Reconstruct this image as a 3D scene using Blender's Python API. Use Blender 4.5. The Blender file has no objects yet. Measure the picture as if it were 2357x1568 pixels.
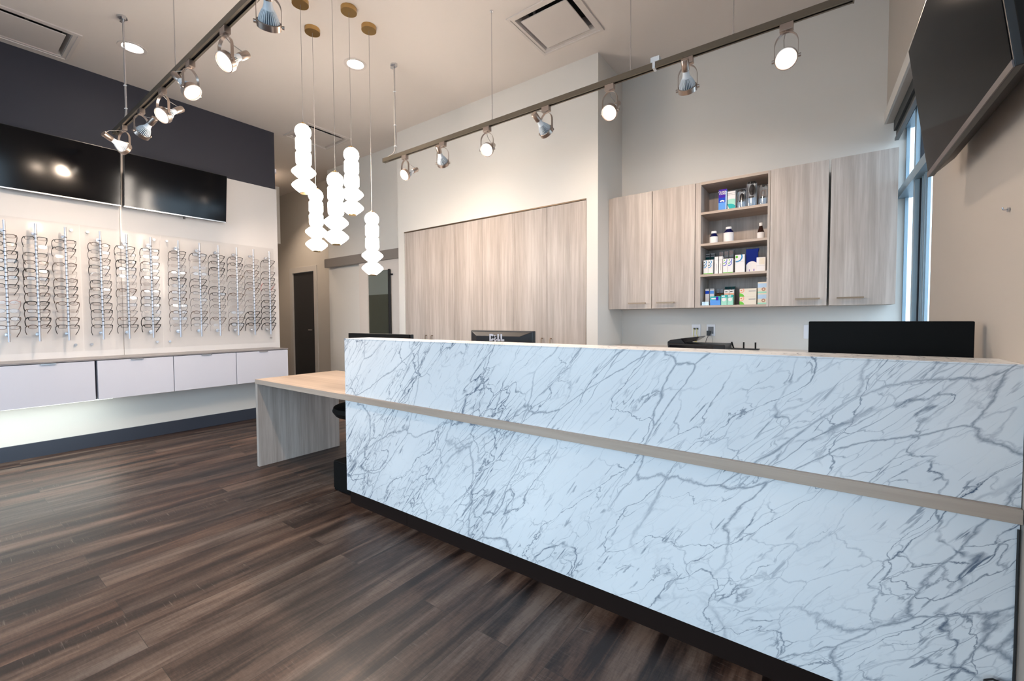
import bpy, math, random
from mathutils import Vector, Matrix, Euler
random.seed(7)
PI = math.pi
S = bpy.context.scene
COL = S.collection

# ------------------------------------------------------------------ camera
cam_d = bpy.data.cameras.new('camera')
cam = bpy.data.objects.new('camera', cam_d); COL.objects.link(cam)
cam_d.sensor_fit = 'HORIZONTAL'; cam_d.sensor_width = 36.0
cam_d.lens = 36.0 * 991.75 / 2357.0
cam_d.shift_y = -14.96 / 2357.0
cam_d.clip_start = 0.02
_r = Vector((0.80779521, 0.58944161, -0.00504724))
_d = Vector((0.01626271, -0.03084464, -0.99939188))
_f = Vector((-0.58923884, 0.8072219, -0.03450208))
M = Matrix((( _r.x, -_d.x, -_f.x, 0.0), (_r.y, -_d.y, -_f.y, 0.0), (_r.z, -_d.z, -_f.z, 1.19), (0, 0, 0, 1)))
cam.matrix_world = M
S.camera = cam

# ------------------------------------------------------------------ world, daylight, exposure
S.view_settings.view_transform = 'Standard'
S.view_settings.look = 'None'
S.view_settings.gamma = 1.0
S.view_settings.use_curve_mapping = False
S.view_settings.exposure = 1.0
W = bpy.data.worlds.new('overcast_sky'); S.world = W; W.use_nodes = True
bg = W.node_tree.nodes['Background']
bg.inputs['Color'].default_value = (0.60, 0.79, 0.95, 1)
bg.inputs['Strength'].default_value = 2.45

def portal(name, loc, rot, sx, sy):
    l = bpy.data.lights.new(name, 'AREA'); l.shape = 'RECTANGLE'; l.size = sx; l.size_y = sy
    l.energy = 1; l.cycles.is_portal = True
    o = bpy.data.objects.new(name, l); COL.objects.link(o); o.location = loc; o.rotation_euler = rot
    return o
portal('storefront_daylight_portal', (-2.6, -2.93, 1.55), (-PI/2, 0, PI), 5.3, 2.7)
portal('rear_side_window_daylight_portal', (0.68, -0.80, 1.35), (0, PI/2, 0), 2.5, 3.5)
portal('side_window_daylight_portal', (0.60, 3.38, 1.75), (0, PI/2, 0), 1.8, 1.5)

# ------------------------------------------------------------------ materials
MATS = {}
def principled(name, col, rough=0.5, metal=0.0, spec=0.5, coat=0.0, emit=None, es=0.0):
    m = bpy.data.materials.new(name); m.use_nodes = True
    b = m.node_tree.nodes['Principled BSDF']
    b.inputs['Base Color'].default_value = (*col, 1)
    b.inputs['Roughness'].default_value = rough
    b.inputs['Metallic'].default_value = metal
    b.inputs['Specular IOR Level'].default_value = spec
    b.inputs['Coat Weight'].default_value = coat
    if emit:
        b.inputs['Emission Color'].default_value = (*emit, 1)
        b.inputs['Emission Strength'].default_value = es
    MATS[name] = m
    return m
def nt(m):
    t = m.node_tree; return t, t.nodes, t.links, t.nodes['Principled BSDF']
def coords(N, L, scale=(1,1,1), rot=(0,0,0), loc=(0,0,0)):
    tc = N.new('ShaderNodeTexCoord'); mp = N.new('ShaderNodeMapping')
    mp.inputs['Scale'].default_value = scale; mp.inputs['Rotation'].default_value = rot; mp.inputs['Location'].default_value = loc
    L.new(tc.outputs['Object'], mp.inputs['Vector'])
    return mp.outputs['Vector']
def noise(N, L, vec, scale, detail=4, rough=0.55, dist=0.0):
    n = N.new('ShaderNodeTexNoise'); n.inputs['Scale'].default_value = scale
    n.inputs['Detail'].default_value = detail; n.inputs['Roughness'].default_value = rough
    n.inputs['Distortion'].default_value = dist
    L.new(vec, n.inputs['Vector']); return n
def ramp(N, L, fac, stops):
    r = N.new('ShaderNodeValToRGB'); L.new(fac, r.inputs['Fac'])
    while len(r.color_ramp.elements) < len(stops): r.color_ramp.elements.new(0.5)
    for e, (p, c) in zip(r.color_ramp.elements, stops):
        e.position = p; e.color = (*c, 1) if len(c) == 3 else c
    return r
def mth(N, L, op, a, b=None, clamp=False):
    n = N.new('ShaderNodeMath'); n.operation = op; n.use_clamp = clamp
    for i, v in enumerate((a, b)):
        if v is None: continue
        if isinstance(v, (int, float)): n.inputs[i].default_value = v
        else: L.new(v, n.inputs[i])
    return n.outputs[0]
def bump(N, L, b, h, strength, dist=0.002):
    n = N.new('ShaderNodeBump'); n.inputs['Strength'].default_value = strength; n.inputs['Distance'].default_value = dist
    L.new(h, n.inputs['Height']); L.new(n.outputs['Normal'], b.inputs['Normal'])

def paint(name, col, rough=0.6):
    m = principled(name, col, rough); t, N, L, b = nt(m)
    v = coords(N, L); n = noise(N, L, v, 220, 2)
    bump(N, L, b, n.outputs['Fac'], 0.08, 0.001)
    return m
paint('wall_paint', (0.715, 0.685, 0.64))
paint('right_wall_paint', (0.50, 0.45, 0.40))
paint('ceiling_paint', (0.74, 0.675, 0.625), 0.75)
paint('charcoal_paint', (0.032, 0.032, 0.045), 0.55)
paint('hall_paint', (0.58, 0.53, 0.47))
paint('trim_paint', (0.60, 0.56, 0.52), 0.4)
paint('cover_paint', (0.24, 0.21, 0.19), 0.4)
paint('baseboard_vinyl', (0.035, 0.042, 0.06), 0.4)
paint('barn_door_paint', (0.68, 0.62, 0.57), 0.45)
principled('white_lacquer', (0.58, 0.58, 0.64), 0.25)
principled('white_panel', (0.72, 0.685, 0.665), 0.5)
principled('black_gap', (0.01, 0.01, 0.012), 0.7)
principled('gray_top', (0.22, 0.20, 0.20), 0.3)
principled('kick_brown', (0.016, 0.009, 0.007), 0.75, spec=0.1)
principled('black_gloss', (0.004, 0.004, 0.006), 0.12, spec=0.5)
principled('tv_glass', (0.002, 0.002, 0.003), 0.09, spec=0.012)
principled('tv_gloss', (0.001, 0.001, 0.002), 0.11, spec=0.34)
principled('worktop_cream', (0.62, 0.57, 0.53), 0.4)
principled('matte_black', (0.006, 0.006, 0.006), 0.6, spec=0.1)
principled('tv_black', (0.008, 0.007, 0.008), 0.35)
principled('tv_bezel_sheen', (0.10, 0.08, 0.078), 0.35)  # reflection along the bottom bezel, put into the base colour
principled('silver_plastic', (0.62, 0.62, 0.63), 0.25, metal=0.7)
principled('black_plastic', (0.012, 0.012, 0.014), 0.4)
principled('dark_plastic', (0.012, 0.012, 0.014), 0.4, spec=0.3)
principled('gray_plastic', (0.16, 0.16, 0.17), 0.45)
principled('brushed_nickel', (0.48, 0.40, 0.35), 0.3, metal=0.95)
principled('track_metal', (0.20, 0.17, 0.13), 0.4, metal=0.8)
principled('track_slot', (0.006, 0.005, 0.005), 0.6)
principled('satin_steel', (0.66, 0.66, 0.68), 0.22, metal=0.95)
principled('rod_chrome', (0.52, 0.52, 0.56), 0.38, metal=0.8)
principled('brass', (0.55, 0.36, 0.15), 0.32, metal=1.0)
principled('handle_bronze', (0.24, 0.165, 0.11), 0.35, metal=0.85)
principled('lamp_white', (0.80, 0.84, 0.88), 0.35)
principled('lamp_core', (0.09, 0.13, 0.17), 0.5)
principled('cord_gray', (0.40, 0.36, 0.33), 0.5)
principled('cable_black', (0.015, 0.015, 0.015), 0.5)
principled('cable_yellow', (0.62, 0.55, 0.12), 0.5)
principled('aluminium_frame', (0.30, 0.40, 0.47), 0.35, metal=0.3)
principled('gasket_black', (0.008, 0.008, 0.014), 0.5)
principled('blind_dark', (0.03, 0.035, 0.035), 0.6)
principled('blind_grey', (0.14, 0.14, 0.14), 0.5)
principled('diffuser_white', (0.66, 0.60, 0.56), 0.5)
principled('dark_door', (0.028, 0.027, 0.030), 0.45)
principled('socket_white', (0.80, 0.80, 0.84), 0.35)
principled('pavement', (0.12, 0.12, 0.12), 0.9)
principled('screen_dark_green', (0.05, 0.055, 0.042), 0.12)
principled('screen_film', (0.16, 0.18, 0.165), 0.35)
principled('pendant_glass', (0.95, 0.93, 0.90), 0.3, emit=(1.0, 0.90, 0.80), es=12.0)
principled('lens_glow', (0.9, 0.9, 0.9), 0.3, emit=(1.0, 0.86, 0.72), es=12.0)
principled('lens_glow_bright', (0.9, 0.9, 0.9), 0.3, emit=(1.0, 0.90, 0.80), es=60.0)
principled('lens_rim', (0.7, 0.66, 0.62), 0.3, emit=(1.0, 0.82, 0.68), es=0.8)
principled('downlight_glow', (0.9, 0.9, 0.9), 0.3, emit=(1.0, 0.95, 0.86), es=16.0)
principled('led_glow', (0.9, 0.9, 0.9), 0.3, emit=(0.92, 1.0, 0.93), es=12.5)

def marble():
    m = principled('marble_laminate', (0.8, 0.82, 0.84), 0.32, spec=0.35); t, N, L, b = nt(m)
    tc = N.new('ShaderNodeTexCoord')
    # veins run up to the right across the face
    mr = N.new('ShaderNodeMapping'); mr.inputs['Rotation'].default_value = (0, math.radians(47), 0)
    L.new(tc.outputs['Object'], mr.inputs['Vector'])
    mp = N.new('ShaderNodeMapping'); mp.inputs['Scale'].default_value = (0.45, 0.8, 1.25)
    L.new(mr.outputs['Vector'], mp.inputs['Vector'])
    base = mp.outputs['Vector']
    def warped(vec, s, amt, det=5):
        n = noise(N, L, vec, s, det, 0.6)
        sub = N.new('ShaderNodeVectorMath'); sub.operation = 'SUBTRACT'; sub.inputs[1].default_value = (0.5, 0.5, 0.5)
        L.new(n.outputs['Color'], sub.inputs[0])
        sc = N.new('ShaderNodeVectorMath'); sc.operation = 'SCALE'; sc.inputs['Scale'].default_value = amt
        L.new(sub.outputs[0], sc.inputs[0])
        ad = N.new('ShaderNodeVectorMath'); ad.operation = 'ADD'
        L.new(vec, ad.inputs[0]); L.new(sc.outputs[0], ad.inputs[1])
        return ad.outputs[0]
    def crack(vec, scale, width, mask_scale, lo, hi, seed, rnd=1.0, thick=0.0):
        mp2 = N.new('ShaderNodeMapping'); mp2.inputs['Location'].default_value = (seed, seed*0.7, seed*1.3)
        L.new(vec, mp2.inputs['Vector'])
        v = N.new('ShaderNodeTexVoronoi'); v.feature = 'DISTANCE_TO_EDGE'; v.inputs['Scale'].default_value = scale
        v.inputs['Randomness'].default_value = rnd
        L.new(mp2.outputs['Vector'], v.inputs['Vector'])
        d = mth(N, L, 'DIVIDE', v.outputs['Distance'], width)
        line = mth(N, L, 'SUBTRACT', 1.0, d, True)
        line = mth(N, L, 'POWER', line, 1.4)
        k = noise(N, L, mp2.outputs['Vector'], mask_scale, 3, 0.6)
        rr = N.new('ShaderNodeMapRange'); rr.inputs['From Min'].default_value = lo; rr.inputs['From Max'].default_value = hi
        L.new(k.outputs['Fac'], rr.inputs['Value'])
        return mth(N, L, 'MULTIPLY', line, rr.outputs[0]), rr.outputs[0]
    w1 = warped(warped(base, 2.0, 0.30, 1), 7.0, 0.075, 6)
    w2 = warped(base, 3.5, 0.18, 4)
    w3 = warped(w2, 18.0, 0.045, 5)
    # vein bundles follow the mid-line of a slow field
    def band(vec, scale, width, seed):
        m3 = N.new('ShaderNodeMapping'); m3.inputs['Location'].default_value = (seed, 0, seed*0.4); L.new(vec, m3.inputs['Vector'])
        k = noise(N, L, m3.outputs['Vector'], scale, 2, 0.4)
        a = mth(N, L, 'ABSOLUTE', mth(N, L, 'SUBTRACT', k.outputs['Fac'], 0.5))
        return mth(N, L, 'SUBTRACT', 1.0, mth(N, L, 'DIVIDE', a, width), True)
    b1 = band(w1, 1.5, 0.070, 2.3); b2 = band(w1, 2.3, 0.045, 7.9)
    bands = mth(N, L, 'MAXIMUM', b1, mth(N, L, 'MULTIPLY', b2, 0.8))
    ln1 = band(w3, 1.5, 0.0036, 2.3); ln2 = band(w3, 2.3, 0.0030, 7.9); ln3 = band(w3, 3.6, 0.0032, 17.9)
    big, mb = crack(w1, 2.6, 0.013, 1.3, 0.38, 0.54, 3.1)
    mid, mm = crack(w3, 6.5, 0.020, 2.2, 0.40, 0.56, 11.7)
    fine, mf = crack(w3, 15.0, 0.040, 2.6, 0.40, 0.56, 23.9)
    sp = N.new('ShaderNodeMapping'); sp.inputs['Scale'].default_value = (0.55, 1.0, 2.4); L.new(w2, sp.inputs['Vector'])
    streak, msk = crack(warped(sp.outputs['Vector'], 14.0, 0.03, 3), 6.5, 0.030, 1.8, 0.42, 0.58, 41.3)
    brk = noise(N, L, base, 11, 3, 0.6)
    bk_ = N.new('ShaderNodeMapRange'); bk_.inputs['From Min'].default_value = 0.38; bk_.inputs['From Max'].default_value = 0.56
    L.new(brk.outputs['Fac'], bk_.inputs['Value'])
    # short oblique dashes
    mpd = N.new('ShaderNodeMapping'); mpd.inputs['Rotation'].default_value = (0, math.radians(55), 0)
    L.new(tc.outputs['Object'], mpd.inputs['Vector'])
    mpe = N.new('ShaderNodeMapping'); mpe.inputs['Scale'].default_value = (7.0, 7.0, 60)
    L.new(mpd.outputs['Vector'], mpe.inputs['Vector'])
    wd = warped(mpe.outputs['Vector'], 0.6, 2.2, 4)
    dn = noise(N, L, wd, 1.0, 2, 0.5)
    dr = N.new('ShaderNodeMapRange'); dr.inputs['From Min'].default_value = 0.645; dr.inputs['From Max'].default_value = 0.72
    L.new(dn.outputs['Fac'], dr.inputs['Value'])
    s = mth(N, L, 'MULTIPLY', big, 0.66)
    s = mth(N, L, 'MAXIMUM', s, mth(N, L, 'MULTIPLY', mth(N, L, 'MULTIPLY', ln1, bk_.outputs[0]), 0.85))
    s = mth(N, L, 'MAXIMUM', s, mth(N, L, 'MULTIPLY', ln2, 0.75))
    s = mth(N, L, 'MAXIMUM', s, mth(N, L, 'MULTIPLY', mth(N, L, 'MULTIPLY', ln3, bk_.outputs[0]), 0.62))
    s = mth(N, L, 'MAXIMUM', s, mth(N, L, 'MULTIPLY', mid, mth(N, L, 'ADD', mth(N, L, 'MULTIPLY', bands, 0.85), 0.30)))
    s = mth(N, L, 'MAXIMUM', s, mth(N, L, 'MULTIPLY', mth(N, L, 'MULTIPLY', fine, bk_.outputs[0]), mth(N, L, 'ADD', mth(N, L, 'MULTIPLY', bands, 0.95), 0.12)))
    s = mth(N, L, 'MAXIMUM', s, mth(N, L, 'MULTIPLY', dr.outputs[0], mth(N, L, 'ADD', mth(N, L, 'MULTIPLY', bands, 0.5), 0.38)))
    s = mth(N, L, 'MAXIMUM', s, mth(N, L, 'MULTIPLY', streak, mth(N, L, 'ADD', mth(N, L, 'MULTIPLY', bands, 0.65), 0.18)))
    s = mth(N, L, 'ADD', s, mth(N, L, 'MULTIPLY', b1, 0.05), True)
    cl = noise(N, L, base, 2.2, 3)
    basec = ramp(N, L, cl.outputs['Fac'], [(0.35, (0.76, 0.765, 0.775)), (0.65, (0.85, 0.85, 0.85))])
    mix = N.new('ShaderNodeMix'); mix.data_type = 'RGBA'
    L.new(s, mix.inputs['Factor']); L.new(basec.outputs['Color'], mix.inputs['A'])
    mix.inputs['B'].default_value = (0.050, 0.085, 0.145, 1)
    L.new(mix.outputs['Result'], b.inputs['Base Color'])
marble()

def wood(name, axis, c0, c1, c2, rough=0.42, sc=1.0):
    """axis: direction of the grain"""
    m = principled(name, c1, rough, spec=0.35); t, N, L, b = nt(m)
    stretch = {'Z': (1, 1, 0.045), 'X': (0.045, 1, 1), 'Y': (1, 0.045, 1)}[axis]
    v = coords(N, L, stretch)
    a = noise(N, L, v, 34*sc, 5, 0.62, 0.25)
    c = noise(N, L, v, 9*sc, 3, 0.5, 0.6)
    f = mth(N, L, 'ADD', mth(N, L, 'MULTIPLY', a.outputs['Fac'], 0.55), mth(N, L, 'MULTIPLY', c.outputs['Fac'], 0.45))
    r = ramp(N, L, f, [(0.36, c0), (0.5, c1), (0.63, c2)])
    L.new(r.outputs['Color'], b.inputs['Base Color'])
    h = noise(N, L, v, 150*sc, 3)
    bump(N, L, b, h.outputs['Fac'], 0.12, 0.0008)
    return m
wood('ash_vertical', 'Z', (0.365, 0.310, 0.270), (0.455, 0.393, 0.350), (0.560, 0.500, 0.455), sc=1.25)
wood('ash_horizontal', 'X', (0.37, 0.285, 0.225), (0.44, 0.345, 0.275), (0.51, 0.41, 0.335), sc=0.7)
wood('ash_shelf', 'X', (0.36, 0.28, 0.23), (0.43, 0.345, 0.285), (0.49, 0.405, 0.34))
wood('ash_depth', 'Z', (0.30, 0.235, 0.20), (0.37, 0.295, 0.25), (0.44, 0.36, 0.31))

def floor_mat():
    m = principled('vinyl_plank_floor', (0.1, 0.08, 0.07), 0.36, spec=0.36); t, N, L, b = nt(m)
    tc = N.new('ShaderNodeTexCoord')
    rot = N.new('ShaderNodeMapping'); rot.inputs['Rotation'].default_value = (0, 0, PI/2)
    L.new(tc.outputs['Object'], rot.inputs['Vector'])
    br = N.new('ShaderNodeTexBrick'); br.offset = 0.37; br.inputs['Scale'].default_value = 1.0
    br.inputs['Brick Width'].default_value = 1.22; br.inputs['Row Height'].default_value = 0.152
    br.inputs['Mortar Size'].default_value = 0.0010; br.inputs['Mortar Smooth'].default_value = 0.2
    br.inputs['Color1'].default_value = (0.0, 0, 0, 1); br.inputs['Color2'].default_value = (1, 1, 1, 1)
    br.inputs['Mortar'].default_value = (0.5, 0.5, 0.5, 1)
    L.new(rot.outputs['Vector'], br.inputs['Vector'])
    # per-plank offset of the grain
    off = N.new('ShaderNodeVectorMath'); off.operation = 'SCALE'; off.inputs['Scale'].default_value = 0.22
    L.new(br.outputs['Color'], off.inputs[0])
    add = N.new('ShaderNodeVectorMath'); add.operation = 'ADD'
    st = N.new('ShaderNodeMapping'); st.inputs['Scale'].default_value = (1.0, 0.10, 1.0)
    L.new(tc.outputs['Object'], st.inputs['Vector'])
    L.new(st.outputs['Vector'], add.inputs[0]); L.new(off.outputs[0], add.inputs[1])
    g = noise(N, L, add.outputs[0], 9, 5, 0.55, 0.6)          # wide bands
    h = noise(N, L, add.outputs[0], 95, 8, 0.75, 0.2)          # grain
    st2 = N.new('ShaderNodeMapping'); st2.inputs['Scale'].default_value = (0.25, 1.0, 1.0)
    L.new(tc.outputs['Object'], st2.inputs['Vector'])
    saw = noise(N, L, st2.outputs['Vector'], 130, 3, 0.6)     # cross saw marks
    f = mth(N, L, 'ADD', mth(N, L, 'MULTIPLY', g.outputs['Fac'], 0.88), mth(N, L, 'MULTIPLY', h.outputs['Fac'], 0.36))
    f = mth(N, L, 'ADD', f, mth(N, L, 'MULTIPLY', saw.outputs['Fac'], 0.12))
    sep = N.new('ShaderNodeSeparateColor'); L.new(br.outputs['Color'], sep.inputs[0])
    f = mth(N, L, 'ADD', f, mth(N, L, 'MULTIPLY', sep.outputs[0], 0.035))
    r = ramp(N, L, f, [(0.58, (0.013, 0.0070, 0.0055)), (0.66, (0.038, 0.0215, 0.0160)), (0.745, (0.078, 0.048, 0.035)), (0.85, (0.140, 0.096, 0.073))])
    mix = N.new('ShaderNodeMix'); mix.data_type = 'RGBA'
    L.new(br.outputs['Fac'], mix.inputs['Factor'])
    hue = noise(N, L, add.outputs[0], 3.2, 3, 0.5)
    hr = ramp(N, L, hue.outputs['Fac'], [(0.35, (0.86, 0.98, 1.10)), (0.5, (1.0, 1.0, 1.0)), (0.65, (1.14, 0.97, 0.88))])
    tint = N.new('ShaderNodeMix'); tint.data_type = 'RGBA'; tint.blend_type = 'MULTIPLY'; tint.inputs['Factor'].default_value = 1.0
    L.new(r.outputs['Color'], tint.inputs['A']); L.new(hr.outputs['Color'], tint.inputs['B'])
    # light cross-sawn scratches in patches
    sc_ = N.new('ShaderNodeMapping'); sc_.inputs['Scale'].default_value = (9.0, 150.0, 1.0); L.new(tc.outputs['Object'], sc_.inputs['Vector'])
    sn = noise(N, L, sc_.outputs['Vector'], 1.0, 2, 0.5, 0.3)
    pm = noise(N, L, add.outputs[0], 5.0, 2, 0.5)
    s1 = N.new('ShaderNodeMapRange'); s1.inputs['From Min'].default_value = 0.62; s1.inputs['From Max'].default_value = 0.70; L.new(sn.outputs['Fac'], s1.inputs['Value'])
    s2 = N.new('ShaderNodeMapRange'); s2.inputs['From Min'].default_value = 0.54; s2.inputs['From Max'].default_value = 0.64; L.new(pm.outputs['Fac'], s2.inputs['Value'])
    sm = mth(N, L, 'MULTIPLY', mth(N, L, 'MULTIPLY', s1.outputs[0], s2.outputs[0]), 0.55)
    scr = N.new('ShaderNodeMix'); scr.data_type = 'RGBA'; L.new(sm, scr.inputs['Factor']); L.new(tint.outputs['Result'], scr.inputs['A'])
    scr.inputs['B'].default_value = (0.19, 0.155, 0.13, 1)
    L.new(scr.outputs['Result'], mix.inputs['A'])
    mix.inputs['B'].default_value = (0.022, 0.017, 0.015, 1)
    L.new(mix.outputs['Result'], b.inputs['Base Color'])
    rr = N.new('ShaderNodeMapRange'); rr.inputs['To Min'].default_value = 0.30; rr.inputs['To Max'].default_value = 0.50
    L.new(h.outputs['Fac'], rr.inputs['Value']); L.new(rr.outputs[0], b.inputs['Roughness'])
    hh = mth(N, L, 'ADD', h.outputs['Fac'], mth(N, L, 'MULTIPLY', saw.outputs['Fac'], 0.8))
    bump(N, L, b, hh, 0.22, 0.0012)
floor_mat()

def glassy(name, tint, gloss=0.12, rough=0.03, gcol=(1, 1, 1), fk=1.0):
    m = bpy.data.materials.new(name); m.use_nodes = True; t = m.node_tree; N = t.nodes; L = t.links
    N.remove(N['Principled BSDF']); out = N['Material Output']
    tr = N.new('ShaderNodeBsdfTransparent'); tr.inputs['Color'].default_value = (*tint, 1)
    gl = N.new('ShaderNodeBsdfGlossy'); gl.inputs['Roughness'].default_value = rough; gl.inputs['Color'].default_value = (*gcol, 1)
    fr = N.new('ShaderNodeFresnel'); fr.inputs['IOR'].default_value = 1.5
    mx = N.new('ShaderNodeMixShader')
    a = mth(N, L, 'ADD', mth(N, L, 'MULTIPLY', fr.outputs[0], fk), gloss, True)
    L.new(a, mx.inputs[0]); L.new(tr.outputs[0], mx.inputs[1]); L.new(gl.outputs[0], mx.inputs[2])
    L.new(mx.outputs[0], out.inputs['Surface'])
    MATS[name] = m; return m
glassy('window_glass', (0.97, 0.985, 1.0), 0.0, fk=0.35)
glassy('lens_clear', (0.97, 0.97, 0.98), 0.02, 0.08, fk=0.5)
glassy('acrylic_clear', (0.972, 0.97, 0.968), 0.0, 0.08, fk=0.14)
glassy('blister_clear', (0.80, 0.82, 0.84), 0.10, 0.08)
FR = {'black': (0.012, 0.010, 0.010), 'brown': (0.085, 0.050, 0.032), 'grey': (0.13, 0.13, 0.14), 'clear': (0.52, 0.47, 0.45), 'rose': (0.50, 0.34, 0.31), 'silver': (0.42, 0.42, 0.44)}
for k, c in FR.items():
    principled('frame_' + k, c, 0.25, metal=0.6 if k in ('grey', 'silver') else 0.0)
principled('frame_red', (0.42, 0.02, 0.03), 0.3)

# ------------------------------------------------------------------ mesh helpers
class MB:
    def __init__(s): s.v = []; s.f = []; s.m = []; s.s = []; s.mats = []
    def mi(s, mat):
        if mat not in s.mats: s.mats.append(mat)
        return s.mats.index(mat)
    def add(s, vs, fs, mat, smooth=False, X=None):
        o = len(s.v); k = s.mi(mat)
        for v in vs: s.v.append(tuple(X @ Vector(v)) if X is not None else tuple(v))
        for f in fs: s.f.append([i + o for i in f]); s.m.append(k); s.s.append(smooth)
        return s
    def box(s, x0, x1, y0, y1, z0, z1, mat, X=None):
        vs = [(x, y, z) for z in (z0, z1) for y in (y0, y1) for x in (x0, x1)]
        fs = [(0, 2, 3, 1), (4, 5, 7, 6), (0, 1, 5, 4), (2, 6, 7, 3), (0, 4, 6, 2), (1, 3, 7, 5)]
        return s.add(vs, fs, mat, False, X)
    def lathe(s, prof, mat, seg=32, X=None, smooth=True, cap=True):
        """prof: (radius, z) pairs"""
        vs = []; fs = []; n = len(prof)
        for r, z in prof:
            for i in range(seg):
                a = 2*PI*i/seg; vs.append((r*math.cos(a), r*math.sin(a), z))
        for j in range(n-1):
            for i in range(seg):
                k = (i+1) % seg
                fs.append((j*seg+i, j*seg+k, (j+1)*seg+k, (j+1)*seg+i))
        s.add(vs, fs, mat, smooth, X)
        if cap:
            for j, rev in ((0, True), (n-1, False)):
                if prof[j][0] > 1e-5:
                    idx = [j*seg+i for i in range(seg)]
                    s.add([vs[i] for i in idx], [list(range(seg))[::-1] if rev else list(range(seg))], mat, False, X)
        return s
    def cyl(s, r, z0, z1, mat, seg=24, X=None): return s.lathe([(r, z0), (r, z1)], mat, seg, X)
    def tube(s, pts, r, mat, seg=8, X=None, closed=False):
        pts = [Vector(p) for p in pts]; n = len(pts); vs = []; fs = []
        up = Vector((0, 0, 1)); prev = None
        for i, p in enumerate(pts):
            a = pts[i-1] if (i > 0 or closed) else p; b = pts[(i+1) % n] if (i < n-1 or closed) else p
            t = (b - a).normalized()
            if prev is None:
                u = t.cross(up)
                if u.length < 1e-3: u = t.cross(Vector((1, 0, 0)))
            else: u = prev - t*prev.dot(t)
            u.normalize(); prev = u; w = t.cross(u)
            rr = r[i] if isinstance(r, (list, tuple)) else r
            ru, rw = rr if isinstance(rr, tuple) else (rr, rr)
            for k in range(seg):
                an = 2*PI*k/seg; vs.append(p + u*math.cos(an)*ru + w*math.sin(an)*rw)
        m = n if closed else n-1
        for j in range(m):
            jj = (j+1) % n
            for k in range(seg):
                k2 = (k+1) % seg
                fs.append((j*seg+k, j*seg+k2, jj*seg+k2, jj*seg+k))
        if not closed:
            fs.append(list(range(seg))[::-1]); fs.append([(n-1)*seg+k for k in range(seg)])
        return s.add(vs, fs, mat, True, X)
    def prism(s, poly, d0, d1, mat, plane='XZ', X=None, smooth=False):
        """extrude a 2D polygon; plane XZ extrudes along Y, YZ along X, XY along Z"""
        def P(a, b, d): return {'XZ': (a, d, b), 'YZ': (d, a, b), 'XY': (a, b, d)}[plane]
        n = len(poly); vs = [P(a, b, d0) for a, b in poly] + [P(a, b, d1) for a, b in poly]
        fs = [list(range(n)), [n+i for i in range(n)][::-1]] + [(i, i+n, (i+1) % n + n, (i+1) % n) for i in range(n)]
        return s.add(vs, fs, mat, smooth, X)
    def sphere(s, c, r, mat, seg=10, rings=6, X=None):
        T = Matrix.Translation(c)
        prof = [(max(1e-5, r*math.sin(PI*i/rings)), -r*math.cos(PI*i/rings)) for i in range(rings+1)]
        return s.lathe(prof, mat, seg, (X @ T) if X is not None else T, cap=False)
    def build(s, name, parent=None, bevel=0.0, seg=2):
        me = bpy.data.meshes.new(name); me.from_pydata(s.v, [], s.f)
        for m in s.mats: me.materials.append(MATS[m])
        me.polygons.foreach_set('material_index', s.m); me.polygons.foreach_set('use_smooth', s.s)
        me.update()
        import bmesh
        b = bmesh.new(); b.from_mesh(me); bmesh.ops.recalc_face_normals(b, faces=b.faces); b.to_mesh(me); b.free()
        if any(s.s): me.set_sharp_from_angle(angle=math.radians(38))
        o = bpy.data.objects.new(name, me); COL.objects.link(o)
        if parent: o.parent = parent
        if bevel:
            bv = o.modifiers.new('edge', 'BEVEL'); bv.width = bevel; bv.segments = seg; bv.limit_method = 'ANGLE'
        return o
def box(name, x0, x1, y0, y1, z0, z1, mat, parent=None, bevel=0.0):
    return MB().box(x0, x1, y0, y1, z0, z1, mat).build(name, parent, bevel)
def thing(name, label, cat, loc=(0, 0, 0), group=None, rot=None):
    o = bpy.data.objects.new(name, None); COL.objects.link(o); o.location = loc; o.empty_display_size = 0.05
    if rot is not None: o.rotation_euler = rot
    return tag(o, label, cat, group)
def tag(o, label, cat, group=None):
    o['label'] = label; o['category'] = cat
    if group: o['group'] = group
    return o
def struct(o): o['kind'] = 'structure'; return o
def local(o, parent):
    """parent keeping the world-space mesh: shift by the parent's location"""
    o.parent = parent; o.matrix_parent_inverse = Matrix.Translation(-Vector(parent.location)); return o
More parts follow.
